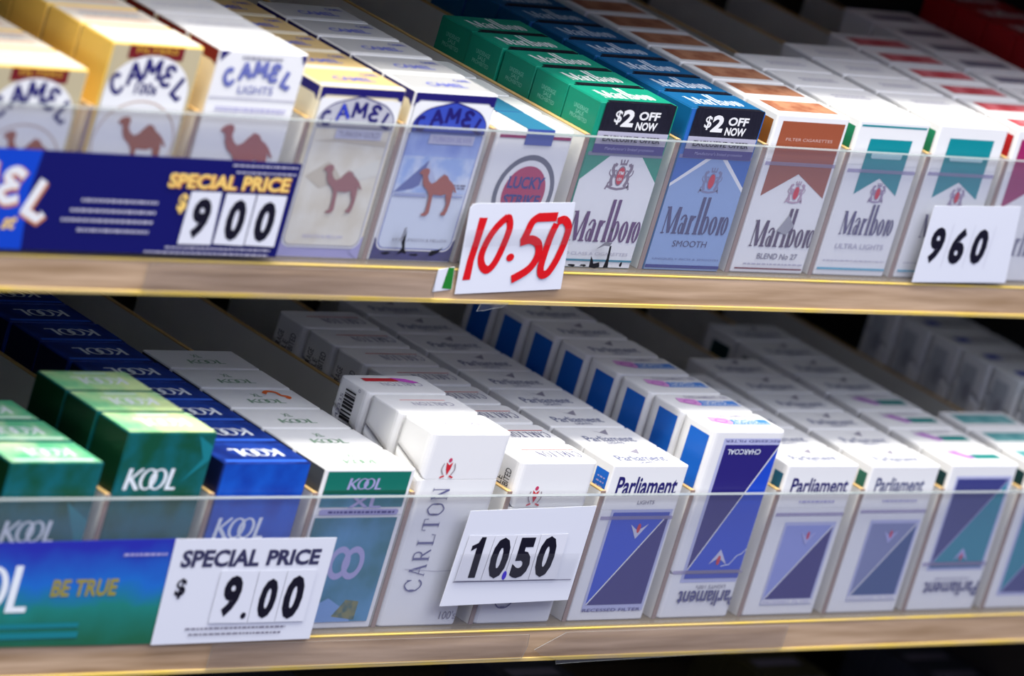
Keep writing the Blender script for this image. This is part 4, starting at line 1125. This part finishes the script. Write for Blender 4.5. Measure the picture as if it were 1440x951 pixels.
# blue promotional card, upper left
def draw_blue(f):
    f.poly([(-74, 190.8), (-19.2, 190.9), (-23.2, 217.7), (-21.4, 239.3), (-78, 239.4)], CARDB2)
    for mtx, g, dx, dz in ((ORNT, 1.6, 0.6, -0.7), (WHITE, 0, 0, 0)):
        arch_word(f, [('M', -52.5 + dx, 224.5 + dz, 16, 16, 6), ('E', -34.0 + dx, 221.6 + dz, 15, 16, -8), ('L', -16.6 + dx, 215.0 + dz, 15, 18.5, -24)], mtx, g)
    f.text('st', -34.6, 200.6, -27.0, 207.2, YELT, 0.03, 0, 0.3)
    rr = random.Random(4)
    f.lines(8.7, 214.8, 54.8, 217.6, 1, PALEG, 1.4); f.lines(3.5, 209.8, 54.7, 212.6, 1, PALEG, 1.4)
    f.lines(-0.5, 205.0, 54.4, 207.8, 1, PALEG, 1.4); f.lines(10.4, 200.2, 53.5, 203.0, 1, PALEG, 1.4)
    for mtx, bd, d in ((ORNT, 0.06, 0.4), (YELT, 0.03, 0)):
        f.text('SPECIAL PRICE', 57.1 + d, 224.3 - d, 132.6 + d, 231.6 - d, mtx, bd)
    f.text('$', 66.4, 211.6, 71.9, 221.6, YELT, 0.04)
    f.lines(66.0, 194.0, 131.6, 195.2, 1, PALEG, 0.9); f.lines(54.0, 191.5, 131.2, 192.7, 1, PALEG, 0.9)
    f.lines(93.5, 236.0, 134.4, 237.4, 1, PALEG, 0.9); f.lines(96.7, 232.6, 134.2, 234.0, 1, PALEG, 0.9)
cb, lb = card([(-74, 190.6), (136.9, 191.2), (137.0, 238.7), (-78, 239.6)], UY, CARDB, 'long deep blue card with yellow special price 9 00, at the upper left', draw_blue)
tile(cb, lb, [(73.1, 196.4), (93.6, 196.5), (91.6, 222.8), (73.0, 222.7)], '9', (77.0, 199.2, 88.2, 219.8), mt=TILE)
tile(cb, lb, [(95.0, 197.0), (114.0, 196.6), (113.3, 222.5), (94.8, 222.4)], '0', (98.9, 198.9, 110.3, 219.8))
tile(cb, lb, [(114.7, 196.9), (133.5, 196.5), (132.9, 222.3), (114.3, 222.5)], '0', (117.4, 198.8, 129.0, 219.4))
# green and blue promotional strip, lower left
def draw_kool(f):
    kool_word(f, -38, 17, 26, 41.0, KWHITE, 0, 0.0)
    f.text('BE TRUE', 38.6, 24.6, 78.6, 33.4, mat('dull_gold_letter', (150, 140, 50)), 0.03)
    f.rect(-60, 8.6, 61.0, 11.0, mat('teal_stripe_print', (20, 120, 130))); f.rect(-60, 3.2, 62, 6.4, mat('teal_stripe_print', (20, 120, 130)))
    f.lines(77.0, 44.4, 104, 47.2, 1, LILAC, 1.4)
ck, lk = card([(-60, -0.4), (112, -1.5), (109, 53.6), (-60, 52.4)], 0, KSIGN, 'long blue-green promotional strip at the lower left, behind the special price card', draw_kool, 'promotional_strip', 7.2, 'sign')
# white special price card
def draw_special(f):
    f.text('SPECIAL', 113.6, 38.6, 163.8, 47.9, mat('grey_ink', (52, 52, 84)), 0.04); f.text('PRICE', 168.5, 39.0, 203.0, 47.5, mat('grey_ink', (52, 52, 84)), 0.04)
    f.text('$', 115.0, 22.4, 121.4, 33.0, INK, 0.03)
    f.ell(163.0, 12.7, 1.7, 1.7, INK)
    f.lines(128.4, 5.4, 193.2, 6.8, 1, GREYT, 1.0); f.lines(131.4, 2.4, 190.9, 3.8, 1, GREYT, 1.0)
cs, ls = card([(109.7, -1.9), (212.0, -1.2), (210.5, 53.2), (106.6, 53.7)], 0, NOTE, 'white card reading special price 9.00 in black, on the lower shelf front', draw_special, yoff=7.75)
tile(cs, ls, [(142.0, 9.0), (166.8, 8.7), (165.2, 36.6), (141.0, 37.0)], '9', (146.0, 12.2, 157.6, 34.2), 0.5, NOTE, (163.0, 12.7, 1.7, 1.7, INK))
tile(cs, ls, [(167.2, 8.7), (184.6, 8.7), (183.8, 36.4), (165.8, 36.6)], '0', (170.4, 10.9, 181.4, 32.2), 0.5, NOTE)
tile(cs, ls, [(185.0, 8.7), (204.0, 8.7), (203.0, 36.6), (184.3, 36.5)], '0', (186.4, 10.2, 198.6, 33.6), 0.5, NOTE)
# printed 10.50 card
c15, l15 = card([(295.0, 14.3), (385.2, 16.0), (385.2, 68.7), (296.7, 66.6)], 0, NOTE, 'white card with 10.50 printed in bold black digits, lower shelf centre',
     lambda f: (f.rect(299, 27.4, 382.7, 27.8, GREYT)), yoff=7.4)
tile(c15, l15, [(299.6, 28.4), (317.4, 28.3), (318.6, 53.2), (300.6, 53.4)], '1', (304.5, 30.0, 312.8, 52.4))
tile(c15, l15, [(317.8, 28.3), (333.4, 28.2), (334.0, 53.2), (319.0, 53.2)], '0', (320.0, 29.4, 332.4, 52.0), 0.5, TILE, (333.2, 31.0, 1.5, 2.4, BLUED))
tile(c15, l15, [(333.8, 28.2), (351.2, 28.2), (350.8, 53.4), (334.4, 53.2)], '5', (336.6, 29.4, 348.8, 51.8))
tile(c15, l15, [(351.6, 28.2), (371.2, 28.2), (370.4, 53.6), (351.2, 53.4)], '0', (352.8, 29.6, 365.0, 52.4))
tb = MB(); tb.face([(x - l15[0], -0.75, z - l15[2]) for x, z in ((297.5, 27), (383, 26.4), (383, 42.5), (297.8, 43.4))], TAPEC); tb.build('clear_tape', c15)

# torn plastic on the channels
sleeve([(150, -16.4), (364.6, -16.4), (366.2, -9.5), (365.2, -3.0), (150, -3.0)], 0, 0, 'plastic_sleeve', 'clear plastic sleeve on the lower channel, under the printed 10.50 card')
sleeve([(372.0, -11.8), (392.0, -2.4), (560, -2.6), (560, -16.6), (409.3, -19.8), (391.0, -20.4), (389.6, -17.4), (377, -14.6)], 0, 0, 'plastic_sleeve', 'torn clear plastic sleeve on the lower channel, under the blue-diagonal packs')
sleeve([(60, 172.6), (247.3, 172.6), (245.6, 180), (245.0, 186.0), (60, 186.0)], 0, UY, 'plastic_sleeve', 'clear plastic sleeve on the upper channel, left of the handwritten card')
sleeve([(281, 170.4), (300, 171.0), (296, 168.6), (290, 167.8), (284.5, 166.6), (279.6, 166.2)], 0, UY, 'torn_tape', 'torn scrap of clear tape hanging below the handwritten card')
